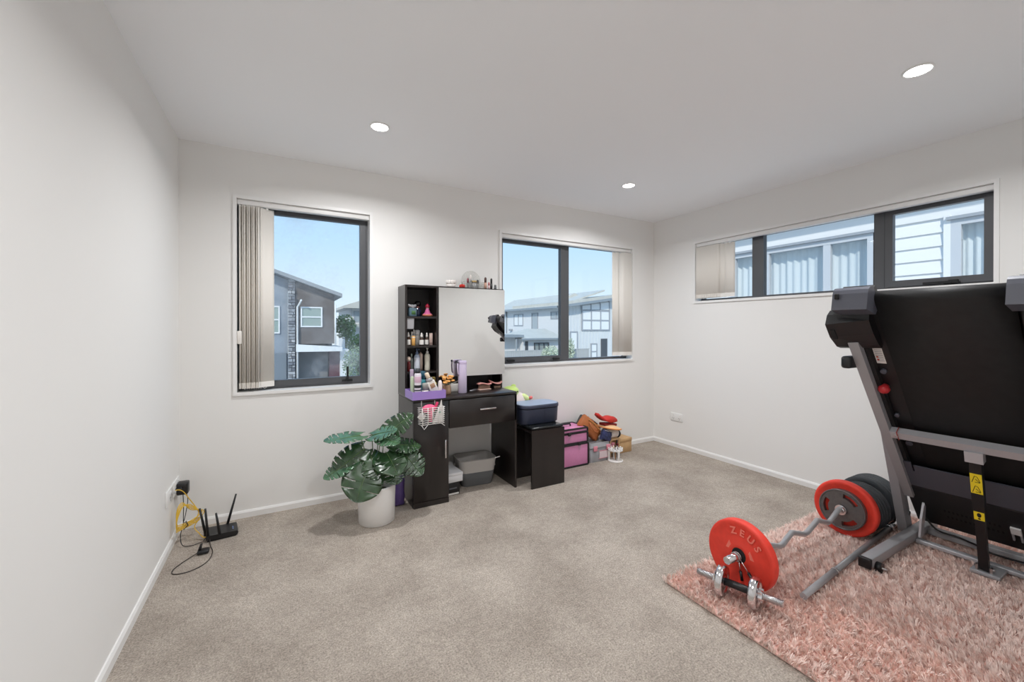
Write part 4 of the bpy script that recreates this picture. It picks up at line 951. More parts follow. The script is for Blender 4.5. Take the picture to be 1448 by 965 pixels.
# make up brush holder and items behind
t = thing('wooden_stand', 'small timber rack standing behind the white brush holder', 'rack', (3.335, -.185, 0), 0)
WD = M('pale_timber', (206, 170, 126), .6)
for u in (-.055, .055):
    for y in (-.05, .05): MB().box((u - .006, y - .006, 0), (u + .006, y + .006, .165)).build('leg', WD, t)
MB().box((-.065, -.06, .165), (.065, .06, .173)).build('top', WD, t); MB().box((-.06, -.056, .05), (.06, .056, .056)).build('shelf', WD, t)
t = thing('pink_tin', 'pink tin on the shelf of the timber rack', 'tin', (3.335, -.20, .056)); lathed(t, 'tin', [(.026, 0), (.027, .002), (.027, .06), (.025, .062)], PC); lathed(t, 'tin_lid', [(.0275, .062), (.0275, .075), (.02, .078)], PC)
t = thing('white_roll', 'thick roll of white fabric on the timber rack', 'roll', (3.325, -.185, .173), 0)
MB().cyl((-.065, 0, .052), (.065, 0, .052), .052, n=24).build('roll_body', mat('roll_white', L(216, 210, 206), .9, bump=.2, bscale=120), t); MB().cyl((-.067, 0, .052), (.067, 0, .052), .014, n=12).build('core', WD, t)
t = thing('round_black_brush', 'round black bristle brush beside the white roll', 'brush', (3.432, -.165, .138), 0)
MB().ball((0, 0, .06), .042, (.9, .9, .95), 14, 10).build('bristle_head', M_blackm, t); MB().cyl((0, 0, -.138), (0, 0, .03), .008, n=10).build('handle', M_black, t)
t = thing('orange_sun_hat', 'cream and orange brimmed hat lying on the white roll', 'hat', (3.32, -.175, .275), 0, None, (0, math.radians(10), .1))
MB().lathe([(.0, .028), (.05, .026), (.085, .016), (.112, .004), (.118, 0), (.110, -.004), (.06, -.002)], n=28).build('brim', M('cream_orange', (236, 196, 148), .7), t); MB().tube([(.116 * math.cos(a), .116 * math.sin(a), .0) for a in [i * PI / 14 for i in range(28)]], .006, 6, closed=True).build('edge_band', M('orange_band', (232, 150, 84), .7), t)
t = thing('red_sandal_shoe', 'red folded slipper on top of the pile', 'slipper', (3.275, -.175, .300), 0, None, (0, math.radians(8), .1))
RD = M('red_suede', (206, 52, 44), .7); n = 20; vs = []
for i in range(n + 1):
    u = i / n; x = -.135 + .27 * u; z = .07 * (1 - u) ** 2.4 + .022 + .02 * math.sin(PI * u) ** 2 * 0 + .045 * max(0, u - .45) ** 1.3; wd = .03 + .022 * math.sin(PI * min(1, u * 1.05)) ; th = .022 + .036 * max(0, math.sin(PI * (u - .35) / .65)) if u > .35 else .022
    vs += [(x, -wd, z), (x, wd, z), (x, wd * .7, z + th), (x, -wd * .7, z + th)]
MB().add(vs, [(4 * i + k, 4 * i + (k + 1) % 4, 4 * i + 4 + (k + 1) % 4, 4 * i + 4 + k) for i in range(n) for k in range(4)] + [(0, 1, 2, 3), tuple(4 * n + k for k in range(4))], True).build('upper', RD, t)
MB().rbox((-.05, -.04, .0), (.12, .04, .024), .006, 2).build('sole', M('dark_red', (126, 24, 26), .7), t)
t = thing('kraft_box', 'closed kraft cardboard box near the room corner', 'box', (3.535, -.10, 0), .03)
KR = mat('kraft_card', L(196, 160, 116), .8, var=.05, vscale=30)
MB().rbox((-.082, -.078, 0), (.082, .078, .105), .002, 1).build('box', KR, t); MB().rbox((-.085, -.081, .105), (.085, .081, .14), .002, 1).build('lid', KR, t)
t = thing('brush_holder', 'white round two tier makeup brush holder on the carpet', 'holder', (3.262, -.325, 0), 0)
HW = M('holder_white', (236, 234, 232), .3)
lathed(t, 'base', [(.068, 0), (.070, .003), (.070, .012), (.066, .014), (0, .014)], HW, n=28); m_ = MB().lathe([(.030, .098), (.066, .098), (.068, .101), (.068, .108), (.066, .111), (.030, .111), (.030, .098)], n=28); m_.build('top_ring', HW, t)
for a in (.4, 2.5, 4.5): MB().rbox((.058 * math.cos(a) - .010, .058 * math.sin(a) - .006, .012), (.058 * math.cos(a) + .010, .058 * math.sin(a) + .006, .100), .003, 2).build('pillar', HW, t)
for i in range(12):
    a = i * PI / 6; MB().rbox((.062 * math.cos(a) - .006, .062 * math.sin(a) - .006, .11), (.062 * math.cos(a) + .006, .062 * math.sin(a) + .006, .126), .002, 2).build('tooth', HW, t)
def mbrush(label, x, y, h, hc, bc):
    t = thing('makeup_brush', label, 'makeup brush', (x, y, .014), 0, 'brushes in the round holder', (0, random.uniform(-.06, .06), 0))
    lathed(t, 'handle', [(.003, 0), (.0045, .03), (.0035, h * .7)], hc, n=10); lathed(t, 'ferrule', [(.0045, h * .7), (.005, h * .82)], SIL, n=10); lathed(t, 'bristle_tip', [(.005, h * .82), (.011, h * .93), (.006, h), (0, h * 1.01)], bc, n=12)
mbrush('black brush with dark red bristles in the round holder', 3.275, -.345, .155, M_black, M('wine', (92, 24, 30), .8)); mbrush('tan brush in the round holder', 3.255, -.335, .14, M('tan_handle', (176, 130, 90), .5), M('brown_hair', (92, 64, 48), .9)); mbrush('white brush in the round holder', 3.24, -.33, .13, W_, M('cream_hair', (224, 206, 186), .9))

# ================================================================== PLANT
PX, PY = 1.083, -.462
pl = thing('potted_monstera', 'artificial monstera plant with split leaves in a white round pot', 'plant', (PX, PY, 0))
lathed(pl, 'pot', [(.104, 0), (.110, .004), (.117, .225), (.117, .236), (.110, .237), (.108, .225), (.104, .18)], M_whitec, n=40)
lathed(pl, 'soil', [(.106, .178), (.06, .186), (0, .188)], M('moss', (64, 62, 44), .95), n=24)
M_leaf = mat('monstera_leaf', L(42, 70, 40), .26, spec=.8, var=.45, vscale=22); M_leaf2 = mat('monstera_leaf_young', L(72, 108, 78), .24, spec=.8, var=.35, vscale=22)
M_stem = M('monstera_stem', (86, 112, 58), .45)
def leaf_mesh(Ln, Wd, curl=.25, seed=0):
    r_ = random.Random(seed); N = 46; out = []
    def hw(t): return Wd / 2 * (math.sin(PI * min(1, (t + .06) / 1.06)) ** .62) * (1.18 - .30 * t) if t < 1 else 0
    vs = []; fs = []
    cols = [0, .34, .62, .84, 1.0]
    cuts = [.40, .62] if seed in (0, 8) else [.26, .41, .56, .70, .82]
    def P(t, v, side):
        w_ = hw(t); x = v * w_ * side
        back = .26 * v * v * Ln * max(0, (1 - t * 1.6)) * .9 - .02 * Ln     # heart lobes sweep back past the petiole
        y = t * Ln - back + .10 * v * Ln * t * (1 - t) * 1.2
        z = -curl * (t ** 2) * Ln * .6 - .22 * curl * v * v * w_ * 2.0 + .05 * Wd * math.sin(v * 9 + t * 17) * v * .35 - .10 * Wd * (1 - v) * 0
        return (x, y, z + .03 * Wd * v)
    for side in (-1, 1):
        base = len(vs)
        for i in range(N + 1):
            for v in cols: vs.append(P(i / N, v, side))
        for i in range(N):
            tm = (i + .5) / N
            near = min(abs(tm - c) for c in cuts)
            for j in range(4):
                if j >= 1 and near < (0, .007, .012, .019)[j]: continue
                a = base + i * 5 + j; fs.append((a, a + 1, a + 6, a + 5) if side > 0 else (a, a + 5, a + 6, a + 1))
    return vs, fs
def leaf(B, tip, nrm, Ln, Wd, mt, curl=.25, seed=0):
    """B = where the stalk meets the blade, tip = point the blade runs to, nrm = rough facing; all relative to the pot base"""
    vs, fs = leaf_mesh(Ln, Wd, curl, seed); Y = (Vector(tip) - Vector(B)).normalized(); Z = Vector(nrm); Z = (Z - Y * Z.dot(Y)).normalized(); X = Y.cross(Z)
    R = Matrix((X, Y, Z)).transposed(); m_ = MB().add([R @ Vector(v) + Vector(B) for v in vs], fs, True)
    o = m_.build('leaf', mt, pl); sol = o.modifiers.new('thick', 'SOLIDIFY'); sol.thickness = .0012
    rb = MB().tube([R @ Vector((0, Ln * k / 8 - .02 * Ln, -curl * ((k / 8) ** 2) * Ln * .6 + .002)) + Vector(B) for k in range(9)], [.0028 - .00027 * k for k in range(9)], 5); rb.build('midrib', M_stem, o)
    r0 = Vector((random.uniform(-.03, .03), random.uniform(-.03, .03), .18)); mid = (r0 + Vector(B)) / 2 + Vector((0, 0, .05))
    pts = [r0 * (1 - k) ** 2 + mid * 2 * k * (1 - k) + Vector(B) * k * k for k in [q / 8 for q in range(9)]]
    MB().tube(pts, [.0048 - .0003 * k for k in range(9)], 7).build('stalk', M_stem, pl)
cv = Vector((-.19, -.96, .2))   # towards the room
LF = [ # base, tip, normal, length, width, mat, curl
    ((-.075, -.085, .365), (-.135, -.15, .245), (-.15, -.95, .45), .19, .235, M_leaf, .15),
    ((-.085, -.01, .47), (-.26, -.06, .375), (-.05, -.75, .65), .22, .17, M_leaf, .25),
    ((-.10, .01, .555), (-.30, -.03, .56), (0, -.22, .97), .215, .15, M_leaf2, .05),
    ((-.16, -.02, .405), (-.33, -.06, .345), (0, -.35, .93), .17, .13, M_leaf2, .15),
    ((-.03, .0, .55), (.10, -.10, .60), (0, -.42, .9), .17, .15, M_leaf2, .15),
    ((.05, .01, .54), (.22, -.01, .655), (-.35, -.65, .55), .22, .15, M_leaf, .05),
    ((.02, -.03, .535), (.10, -.16, .53), (.05, -.45, .9), .15, .14, M_leaf2, .2),
    ((-.045, -.03, .435), (-.02, -.15, .33), (-.05, -.72, .65), .16, .17, M_leaf, .35),
    ((.05, -.04, .44), (.09, -.19, .36), (.05, -.66, .72), .18, .21, M_leaf, .3),
    ((.10, .0, .475), (.26, -.05, .46), (.05, -.45, .9), .18, .15, M_leaf, .15),
    ((.155, -.03, .43), (.26, -.12, .29), (.1, -.85, .45), .20, .18, M_leaf, .1),
    ((.07, -.045, .375), (.10, -.16, .26), (.1, -.8, .55), .15, .18, M_leaf, .2),
    ((-.06, .04, .42), (-.18, .10, .40), (0, -.4, .9), .17, .15, M_leaf, .2),
    ((.02, .06, .50), (.10, .18, .52), (0, -.3, .95), .17, .15, M_leaf, .2),
    ((-.02, -.06, .36), (-.06, -.16, .27), (0, -.8, .6), .12, .13, M_leaf, .2)]
for i, a in enumerate(LF): leaf(*a[:5], a[5], a[6], i)
t = thing('purple_bag', 'purple plastic bag tucked between the white pot and the vanity', 'bag', (1.265, -.30, 0)); 
bagmesh(.07, .24, .10, .5).build('body', M('violet_film', (104, 84, 150), .3), t); MB().tube([(-.02, 0, .235), (-.01, 0, .265), (.02, 0, .235)], .004, 6).build('handle', M('violet_film', (104, 84, 150), .3), t)

# ================================================================== ROUTER CORNER
t = thing('wifi_router', 'black wifi router with upright antennas on the carpet by the plain wall', 'router', (.235, -.205, 0), .12)
MB().prism([(-.075, .012), (.075, .006), (.080, .020), (.075, .032), (-.075, .038)], -.065, .065, 'y').build('body', M_black, t)
MB().box((-.07, -.06, .0), (.07, .06, .012)).build('foot_plate', M_blackm, t)
for k in range(3): MB().box((.052, -.03 + .016 * k, .0335), (.058, -.024 + .016 * k, .0348)).build('status_light', M('led_blue', (130, 150, 200), .3), t)
for (p, q) in (((-.066, -.060, .03), (-.078, -.066, .20)), ((-.078, -.01, .03), (-.105, .0, .185)), ((-.01, -.07, .03), (-.028, -.075, .165)), ((.03, .066, .03), (.075, .085, .20))):
    a = MB().tube([p, tuple(Vector(p).lerp(Vector(q), .5)), q], [.0075, .0065, .005], 8).build('antenna', M_black, t); MB().cyl((p[0], p[1] - .008, p[2]), (p[0], p[1] + .008, p[2]), .008, n=10).build('hinge', M_black, a)
t = thing('power_adapter', 'black power adapter plugged into the outlet by the corner', 'adapter', (.009, -.105, .285))
MB().rbox((0, -.036, -.032), (.055, .028, .038), .009, 3).build('block', M_black, t); MB().rbox((.0, -.05, -.012), (.03, -.036, .018), .004, 2).build('plug', M_black, t)
YC = M('yellow_cable', (226, 186, 62), .45)
def smooth(P, n=8):
    P = [Vector(p) for p in P]; out = []
    for i in range(len(P) - 1):
        p0, p1, p2, p3 = P[max(i - 1, 0)], P[i], P[i + 1], P[min(i + 2, len(P) - 1)]
        for k in range(n):
            u = k / n; out.append(.5 * ((2 * p1) + (p2 - p0) * u + (2 * p0 - 5 * p1 + 4 * p2 - p3) * u * u + (3 * p1 - p0 - 3 * p2 + p3) * u ** 3))
    return out + [P[-1]]
t = thing('yellow_network_cable', 'coiled yellow network cable hanging from the data outlet', 'cable', (.03, -.2, .1))
pth = [(.012, -.25, .312), (.03, -.225, .315), (.05, -.19, .29), (.075, -.16, .23), (.11, -.15, .16), (.13, -.15, .115)]
for k in range(4):
    w_ = .009 * k; pth += [(.09, -.175, .085 + w_), (.045, -.215, .082 + w_), (.03, -.245, .10 + w_), (.032, -.245, .15 + 2 * w_), (.05, -.21, .205 + w_), (.08, -.17, .20 - w_), (.115 + w_, -.145, .14)]
pth += [(.10, -.17, .07), (.125, -.20, .035), (.15, -.235, .02), (.165, -.245, .022)]
MB().tube([Vector(p) for p in smooth(pth, 6)], .0026, 7).build('cord', YC, t, world=True)
for k in range(4): MB().tube([(.028, -.25, .082 + .007 * k), (.06, -.205, .084 + .006 * k), (.10, -.155, .083 + .007 * k), (.12, -.14, .09 + .006 * k)], .0026, 6).build('coil_loop', YC, t, world=True)
MB().rbox((.009, -.262, .306), (.03, -.246, .320), .002, 2).build('connector', clearm('plug_clear', (220, 220, 220), .6), t, world=True)
MB().tube([(.055, -.205, .075), (.075, -.205, .095), (.065, -.20, .118), (.05, -.198, .10)], .003, 6, closed=True).build('tie', M_black, t, world=True)
t = thing('black_power_cord', 'thin black power cord running from the adapter to the router', 'cord', (.08, -.2, .1))
MB().tube(smooth([(.05, -.108, .255), (.062, -.13, .22), (.058, -.17, .15), (.05, -.20, .10), (.045, -.235, .05), (.06, -.27, .012), (.10, -.285, .006), (.15, -.275, .012), (.165, -.262, .025)], 8), .0022, 6).build('cord', M_black, t, world=True)
MB().tube(smooth([(.035, -.105, .256), (.045, -.15, .20), (.05, -.185, .13), (.052, -.20, .09)], 8), .0022, 6).build('second_lead', M_black, t, world=True)
t = thing('spare_plug_lead', 'black lead with a loose plug looping over the carpet', 'cord', (.15, -.4, 0))
MB().tube(smooth([(.185, -.27, .02), (.195, -.33, .004), (.215, -.41, .003), (.21, -.50, .003), (.175, -.56, .003), (.12, -.585, .003), (.072, -.57, .003), (.065, -.525, .003), (.09, -.47, .003), (.125, -.425, .006), (.15, -.405, .012)], 8), .0022, 6).build('cord', M('cord_brown', (52, 46, 42), .5), t, world=True)
pb = MB().rbox((.145, -.425, .002), (.20, -.375, .022), .009, 3).build('plug_body', M_black, t, world=True)
MB().tube([(.155, -.40, .02), (.165, -.40, .055)], [.008, .005], 8).build('plug_neck', M_black, t, world=True)

# ================================================================== SHAGGY RUG
RX0, RX1, RY0, RY1 = 2.165, 4.10, -3.30, -1.815
rug = thing('shaggy_rug', 'dusty pink shaggy rug under the treadmill and weights', 'rug', ((RX0 + RX1) / 2, (RY0 + RY1) / 2, 0))
M_rug = mat('rug_pile', L(240, 220, 211), .95, spec=.1, var=.14, vscale=30, sheen=.35)
MB().rbox((RX0 + .01, RY0 + .01, .001), (RX1 - .01, RY1 - .01, .012), .004, 2).build('backing', mat('rug_backing', L(222, 184, 174), .95), rug, world=True)
def pile(n, x0, x1, y0, y1):
    x = rng.uniform(x0, x1, n); y = rng.uniform(y0, y1, n)
    # clumps: pull roots to jittered cell centres, lean follows a slow field
    cs = .019; cx_ = np.floor(x / cs); cy_ = np.floor(y / cs)
    hsh = lambda a, b, k: np.modf(np.abs(np.sin(a * 12.9898 + b * 78.233 + k * 37.7) * 43758.5453))[0]
    gx = (cx_ + hsh(cx_, cy_, 1)) * cs; gy = (cy_ + hsh(cx_, cy_, 2)) * cs
    x = x * .62 + gx * .38; y = y * .62 + gy * .38
    x = np.clip(x, x0, x1); y = np.clip(y, y0, y1)
    ang = hsh(cx_, cy_, 3) * 2 * np.pi * .55 + 1.3 * np.sin(x * 3.1 + 1) + 1.1 * np.cos(y * 2.7) + rng.normal(0, .55, n)
    ln = rng.uniform(.018, .031, n) * (.8 + .4 * hsh(cx_, cy_, 4)); lean = np.clip(rng.normal(.78, .32, n) + .3 * (hsh(cx_, cy_, 5) - .5), .2, 1.45)
    wd = rng.uniform(.0012, .0024, n)
    S = 4; V = np.zeros((n, S, 2, 3)); px_, py_, pz_ = x.copy(), y.copy(), np.full(n, .010)
    dx, dy = np.cos(ang), np.sin(ang); tw = rng.uniform(-1, 1, n)
    for k in range(S):
        w_ = wd * (1, 1.1, .9, .35)[k]; sx_ = -dy * np.cos(tw) * w_; sy_ = dx * np.cos(tw) * w_; sz_ = np.sin(tw) * w_
        V[:, k, 0] = np.stack([px_ - sx_, py_ - sy_, pz_ - sz_], 1); V[:, k, 1] = np.stack([px_ + sx_, py_ + sy_, pz_ + sz_], 1)
        a = lean * (.35 + .55 * k / (S - 1)) * 1.15; st = ln / (S - 1)
        px_ = px_ + dx * np.sin(a) * st; py_ = py_ + dy * np.sin(a) * st; pz_ = pz_ + np.cos(a) * st
    V = V.reshape(-1, 3); base = (np.arange(n) * S * 2)[:, None]
    F = np.concatenate([base + np.array([2 * k, 2 * k + 1, 2 * k + 3, 2 * k + 2])[None] for k in range(S - 1)], 0)
    return V, F
V, F = pile(150000, RX0, RX1, RY0, RY1)
me = bpy.data.meshes.new('pile'); me.vertices.add(len(V)); me.vertices.foreach_set('co', (V - np.array(rug.location)).ravel())
me.loops.add(F.size); me.loops.foreach_set('vertex_index', F.ravel().astype(np.int32))
me.polygons.add(len(F)); me.polygons.foreach_set('loop_start', np.arange(0, F.size, 4, dtype=np.int32)); me.polygons.foreach_set('loop_total', np.full(len(F), 4, dtype=np.int32))
me.polygons.foreach_set('use_smooth', np.ones(len(F), dtype=bool)); me.update(calc_edges=True); me.materials.append(M_rug)
po = bpy.data.objects.new('pile', me); COL.objects.link(po); po.parent = rug; po['kind'] = 'stuff'

# ================================================================== TREADMILL (folded up, seen from below the deck)
RG = .018                                   # feet sink into the pile
tm = thing('folding_treadmill', 'black and silver treadmill folded up on the pink rug', 'treadmill', (3.45, -2.573, RG))
YC0 = -2.573
O_ = Vector((3.70, 0, .31)); D_ = Vector((-.612, 0, .791)); N_ = Vector((-.791, 0, -.612))
def dk(s_, y, n_): return O_ + D_ * s_ + N_ * n_ + Vector((0, y, 0))
def dbox(m_, s0, s1, y0, y1, n0, n1):
    vs = [dk(s, y, n) for s, y, n in ((s0, y0, n0), (s1, y0, n0), (s1, y1, n0), (s0, y1, n0), (s0, y0, n1), (s1, y0, n1), (s1, y1, n1), (s0, y1, n1))]
    return m_.add(vs, [(0, 3, 2, 1), (4, 5, 6, 7), (0, 1, 5, 4), (1, 2, 6, 5), (2, 3, 7, 6), (3, 0, 4, 7)])
def tp_(nm, m_, mt, p=None, lab=None): return m_.build(nm, mt, p or tm, world=True, label=lab)
M_tg = mat('treadmill_grey', L(160, 160, 163), .4, .1); M_tgd = mat('treadmill_slate', L(86, 88, 98), .45, .1)
M_belt = mat('running_belt', L(27, 27, 28), .62, var=.25, vscale=26, bump=.05, bscale=400)
def side(s): return YC0 + s
# floor frame
for sg in (1, -1):
    y0, y1 = sorted((YC0 + sg * .333, YC0 + sg * .283))
    tp_('base_rail', MB().rbox((3.11, y0, RG + .022), (4.0, y1, RG + .068), .004, 2), M_tg)
    tp_('rail_cap', MB().rbox((3.09, y0 - .001, RG + .020), (3.112, y1 + .001, RG + .070), .004, 2), M_black)
    wc = (3.155, (y0 + y1) / 2 - sg * .038, RG + .024)
    wh = tp_('transport_wheel', MB().cyl((wc[0], wc[1] - .012, wc[2]), (wc[0], wc[1] + .012, wc[2]), .024, n=20), M_black)
    tp_('axle', MB().cyl((wc[0], wc[1] - .03, wc[2]), (wc[0], wc[1] + .03, wc[2]), .006, n=10), M_steel, wh)
    # pivot plates on the frame
    tp_('pivot_plate', MB().prism([(3.655, RG + .05), (3.70, RG + .05), (3.725, .16), (3.735, .255), (3.715, .258), (3.675, .17)], YC0 + sg * .262, YC0 + sg * .272, 'y'), M_silver)
    # uprights
    yo0, yo1 = sorted((YC0 + sg * .336, YC0 + sg * .378))
    tp_('upright', MB().prism([(3.72, RG + .03), (3.80, RG + .03), (3.515, .74), (3.33, 1.22), (3.27, 1.22), (3.445, .74)], yo0, yo1, 'y'), M_tg)
    hb_ = tp_('handrail', MB().tube(smooth([(3.33, (yo0 + yo1) / 2, 1.085), (3.2, (yo0 + yo1) / 2, 1.078), (3.04, (yo0 + yo1) / 2, 1.065)], 6), .017, 12), M_tg)
    tp_('grip', MB().rbox((3.01, (yo0 + yo1) / 2 - .022, 1.036), (3.17, (yo0 + yo1) / 2 + .022, 1.098), .014, 4), M_black, hb_)
    tp_('upright_bolt', MB().cyl((3.74, yo0 - .004, .16), (3.74, yo1 + .004, .16), .012, n=12), M_steel)
tp_('cross_bar', MB().rbox((3.83, YC0 - .283, RG + .02), (3.875, YC0 + .283, RG + .06), .004, 2), M_tg)
tp_('cross_bar', MB().rbox((3.655, YC0 - .283, RG + .014), (3.695, YC0 + .283, RG + .036), .004, 2), M_silver)
tp_('strut_plate', MB().rbox((3.52, YC0 - .055, RG + .016), (3.68, YC0 + .045, RG + .032), .003, 2), M_tg)
# console between the uprights
tp_('console', MB().prism([(3.24, 1.14), (3.36, 1.10), (3.42, 1.27), (3.30, 1.31)], YC0 - .37, YC0 + .37, 'y'), M_black)
cs_ = tp_('console_screen', MB().box((3.215, YC0 - .15, 1.185), (3.221, YC0 + .15, 1.255), R=RY(-.35)), M('screen_black', (14, 16, 20), .1))
# deck
for sg in (1, -1):
    ya, yb = sorted((YC0 + sg * .335, YC0 + sg * .293))
    tp_('deck_rail', dbox(MB(), .0, 1.12, ya, yb, -.01, .048), M_tg)
    ya, yb = sorted((YC0 + sg * .335, YC0 + sg * .212))
    tp_('foot_rail', dbox(MB(), .10, 1.36, ya, yb, -.085, -.012), M_black)
    ya, yb = sorted((YC0 + sg * .292, YC0 + sg * .275))
    tp_('frame_channel', dbox(MB(), .10, 1.33, ya, yb, -.012, .018), M_blackm)
    # rear foot, black plastic
    ya, yb = sorted((YC0 + sg * .388, YC0 + sg * .225)); y_out = YC0 + sg * .388; y_in = YC0 + sg * .225
    m_ = MB(); pf = [(1.275, 0), (1.275, .03), (1.25, .072), (1.17, .072), (1.09, .045), (1.06, .02), (1.06, -.01), (1.275, -.01)]
    P0 = [dk(a, y_out, b) for a, b in pf]; P1 = [dk(a, y_in, b * .55) for a, b in pf]; n_ = len(pf)
    m_.add(P0 + P1, [tuple(range(n_)), tuple(reversed(range(n_, 2 * n_)))] + [(i, (i + 1) % n_, n_ + (i + 1) % n_, n_ + i) for i in range(n_)])
    ft = tp_('rear_foot', m_, M_black)
    tp_('foot_slot', dbox(MB(), 1.16, 1.215, min(y_out - sg * .030, y_out - sg * .012), max(y_out - sg * .030, y_out - sg * .012), .06, .0725), M_blackm, ft)
    tp_('foot_slot', dbox(MB(), 1.085, 1.10, min(y_out - sg * .075, y_out - sg * .055), max(y_out - sg * .075, y_out - sg * .055), .034, .0425), M_blackm, ft)
    # end cap wrapping the roller end
    prof = [(2.812, 1.322), (2.826, 1.396), (2.834, 1.414), (2.848, 1.424), (2.868, 1.427), (2.888, 1.418), (2.902, 1.40), (2.94, 1.345), (2.905, 1.30)]
    ya, yb = sorted((YC0 + sg * .335, YC0 + sg * .200))
    cp = tp_('end_cap', MB().prism(prof, ya, yb, 'y'), M_tgd)
    u0 = YC0 + sg * .322; tp_('cap_slot', MB().rbox((2.808, min(u0, u0 - sg * .016), 1.372), (2.824, max(u0, u0 - sg * .016), 1.398), .004, 2), M_blackm, cp)
# belt around the deck with its rear roller
tp_('rear_roller', MB().cyl(dk(1.318, YC0 - .205, -.035), dk(1.318, YC0 + .205, -.035), .030, n=28), M_black)
m_ = MB(); arc = [dk(.02, 0, 0.0)] + [dk(1.318 + .034 * math.sin(a), 0, -.035 + .034 * math.cos(a)) for a in [PI * k / 12 for k in range(13)]] + [dk(.02, 0, -.069)]
vs = [p + Vector((0, YC0 - .207, 0)) for p in arc] + [p + Vector((0, YC0 + .207, 0)) for p in arc]; k_ = len(arc)
m_.add(vs, [(i, i + 1, k_ + i + 1, k_ + i) for i in range(k_ - 1)], True); bo = tp_('running_belt', m_, M_belt); sol = bo.modifiers.new('thick', 'SOLIDIFY'); sol.thickness = .003
tp_('deck_board', dbox(MB(), .10, 1.33, YC0 - .275, YC0 + .275, -.062, -.045), M_blackm)
# crossbar on the deck and the gas strut that holds it up
tp_('deck_crossbar', dbox(MB(), .484, .529, YC0 - .292, YC0 + .292, .018, .055), M_silver)
for sg in (1, -1): tp_('crossbar_bolt', MB().cyl(dk(.506, YC0 + sg * .27, .054), dk(.506, YC0 + sg * .27, .061), .009, n=12), M_steel)
A = dk(.478, YC0 - .005, .045); B = Vector((3.545, YC0 + .0, RG + .045))
ax = (A - B).normalized(); sx_ = Vector((0, 1, 0)); nx = ax.cross(sx_).normalized(); nx = nx if nx.x < 0 else -nx
def sbox(m_, t0, t1, w_, n0, n1, yo=0):
    L_ = (A - B).length; vs = []
    for n_ in (n0, n1):
        for t_, y in ((t0, -w_), (t1, -w_), (t1, w_), (t0, w_)): vs.append(B + ax * (t_ * L_) + sx_ * (y + yo) + nx * n_)
    return m_.add(vs, [(0, 3, 2, 1), (4, 5, 6, 7), (0, 1, 5, 4), (1, 2, 6, 5), (2, 3, 7, 6), (3, 0, 4, 7)])
tp_('bracket', sbox(MB(), .925, 1.01, .030, -.014, .026), M_silver)
st = tp_('gas_strut', sbox(sbox(MB(), .0, .52, .017, -.012, .012), .52, .94, .020, -.016, .016), M_black)
YEL = M('sticker_yellow', (240, 214, 40), .5)
s1 = tp_('warning_sticker', sbox(MB(), .665, .83, .0195, .0163, .0172), YEL, st, 'yellow warning sticker')
for t0 in (.675, .757):
    m_ = MB(); L_ = (A - B).length
    def sp(t_, y): return B + ax * (t_ * L_) + sx_ * y + nx * .0176
    for P in ([(t0, .014), (t0 + .055, .004)], [(t0 + .055, .004), (t0 + .05, -.004), (t0 + .01, -.013)], [(t0 + .004, -.013), (t0 + .03, .002)], [(t0 + .004, .004), (t0 + .004, -.013)]): m_.tube([sp(*q) for q in P], .0011, 5)
    tp_('pictogram', m_, M_blackm, st)
s2 = tp_('step_sticker', sbox(MB(), .435, .505, .0175, .0125, .0134), YEL, st, 'yellow footprint sticker')
c0 = B + ax * (.478 * (A - B).length) + nx * .0136; R3 = Matrix((sx_, ax, nx)).transposed()
tp_('footprint', MB().ball(c0, .012, (.62, 1, .06), 14, 8, R3).ball(c0 - ax * .0185, .0055, (.9, .8, .08), 10, 6, R3), M_blackm, st)
tp_('strut_pin', MB().cyl(B + Vector((0, -.034, .004)), B + Vector((0, .034, .004)), .007, n=10).box(B + Vector((-.012, -.028, -.02)), B + Vector((.012, -.020, .014))).box(B + Vector((-.012, .020, -.02)), B + Vector((.012, .028, .014))), M_steel)
# motor cover at the foot of the deck
tp_('motor_plate', dbox(dbox(MB(), .078, .205, YC0 - .328, YC0 + .320, .020, .026), .205, .275, YC0 + .262, YC0 + .320, .020, .026), M_tgd)
tp_('plate_strip', dbox(MB(), .205, .255, YC0 - .328, YC0 + .255, .020, .026), M_tgd)
tp_('plate_hole', MB().cyl(dk(.235, YC0 + .30, .0258), dk(.235, YC0 + .30, .0268), .008, n=12), M_blackm)
hood = tp_('motor_hood', MB().prism([tuple((dk(s, 0, n).x, dk(s, 0, n).z)) for s, n in ((.10, .018), (.078, .030), (-.235, .020), (-.262, -.01), (-.262, -.10), (-.10, -.16), (.10, -.13))], YC0 - .322, YC0 + .322, 'y'), M_black)
for r_i in range(2):
    for k in range(13):
        y = YC0 + .185 - k * .0165 - r_i * .006; s_ = -.075 - r_i * .05
        tp_('vent_slot', dbox(MB(), s_ - .012, s_ + .012, y - .004, y + .004, .0248 + .032 * s_ + .0, .0262 + .032 * s_ + .0015), M_blackm, hood)
sk = tp_('power_inlet', dbox(MB(), -.10, -.055, YC0 - .085, YC0 - .05, .018, .036), M_white); tp_('inlet_leg', dbox(dbox(MB(), -.155, -.10, YC0 - .085, YC0 - .078, .016, .034), -.155, -.10, YC0 - .057, YC0 - .05, .016, .034), M_silver, sk)
tp_('spec_label', dbox(MB(), .945, 1.045, YC0 + .236, YC0 + .2725, -.0118, -.0108), W_, None, 'white specification label')
lb = MB()
for k in range(7): dbox(lb, .960 + .0115 * k, .964 + .0115 * k, YC0 + .240, YC0 + .267, -.0107, -.0103)
tp_('label_print', lb, M('print_pale', (168, 168, 172), .6))
for s_ in (.965, .982): tp_('label_mark', dbox(MB(), s_, s_ + .009, YC0 + .259, YC0 + .267, -.0102, -.0098), M('mark_red', (190, 70, 50), .5))
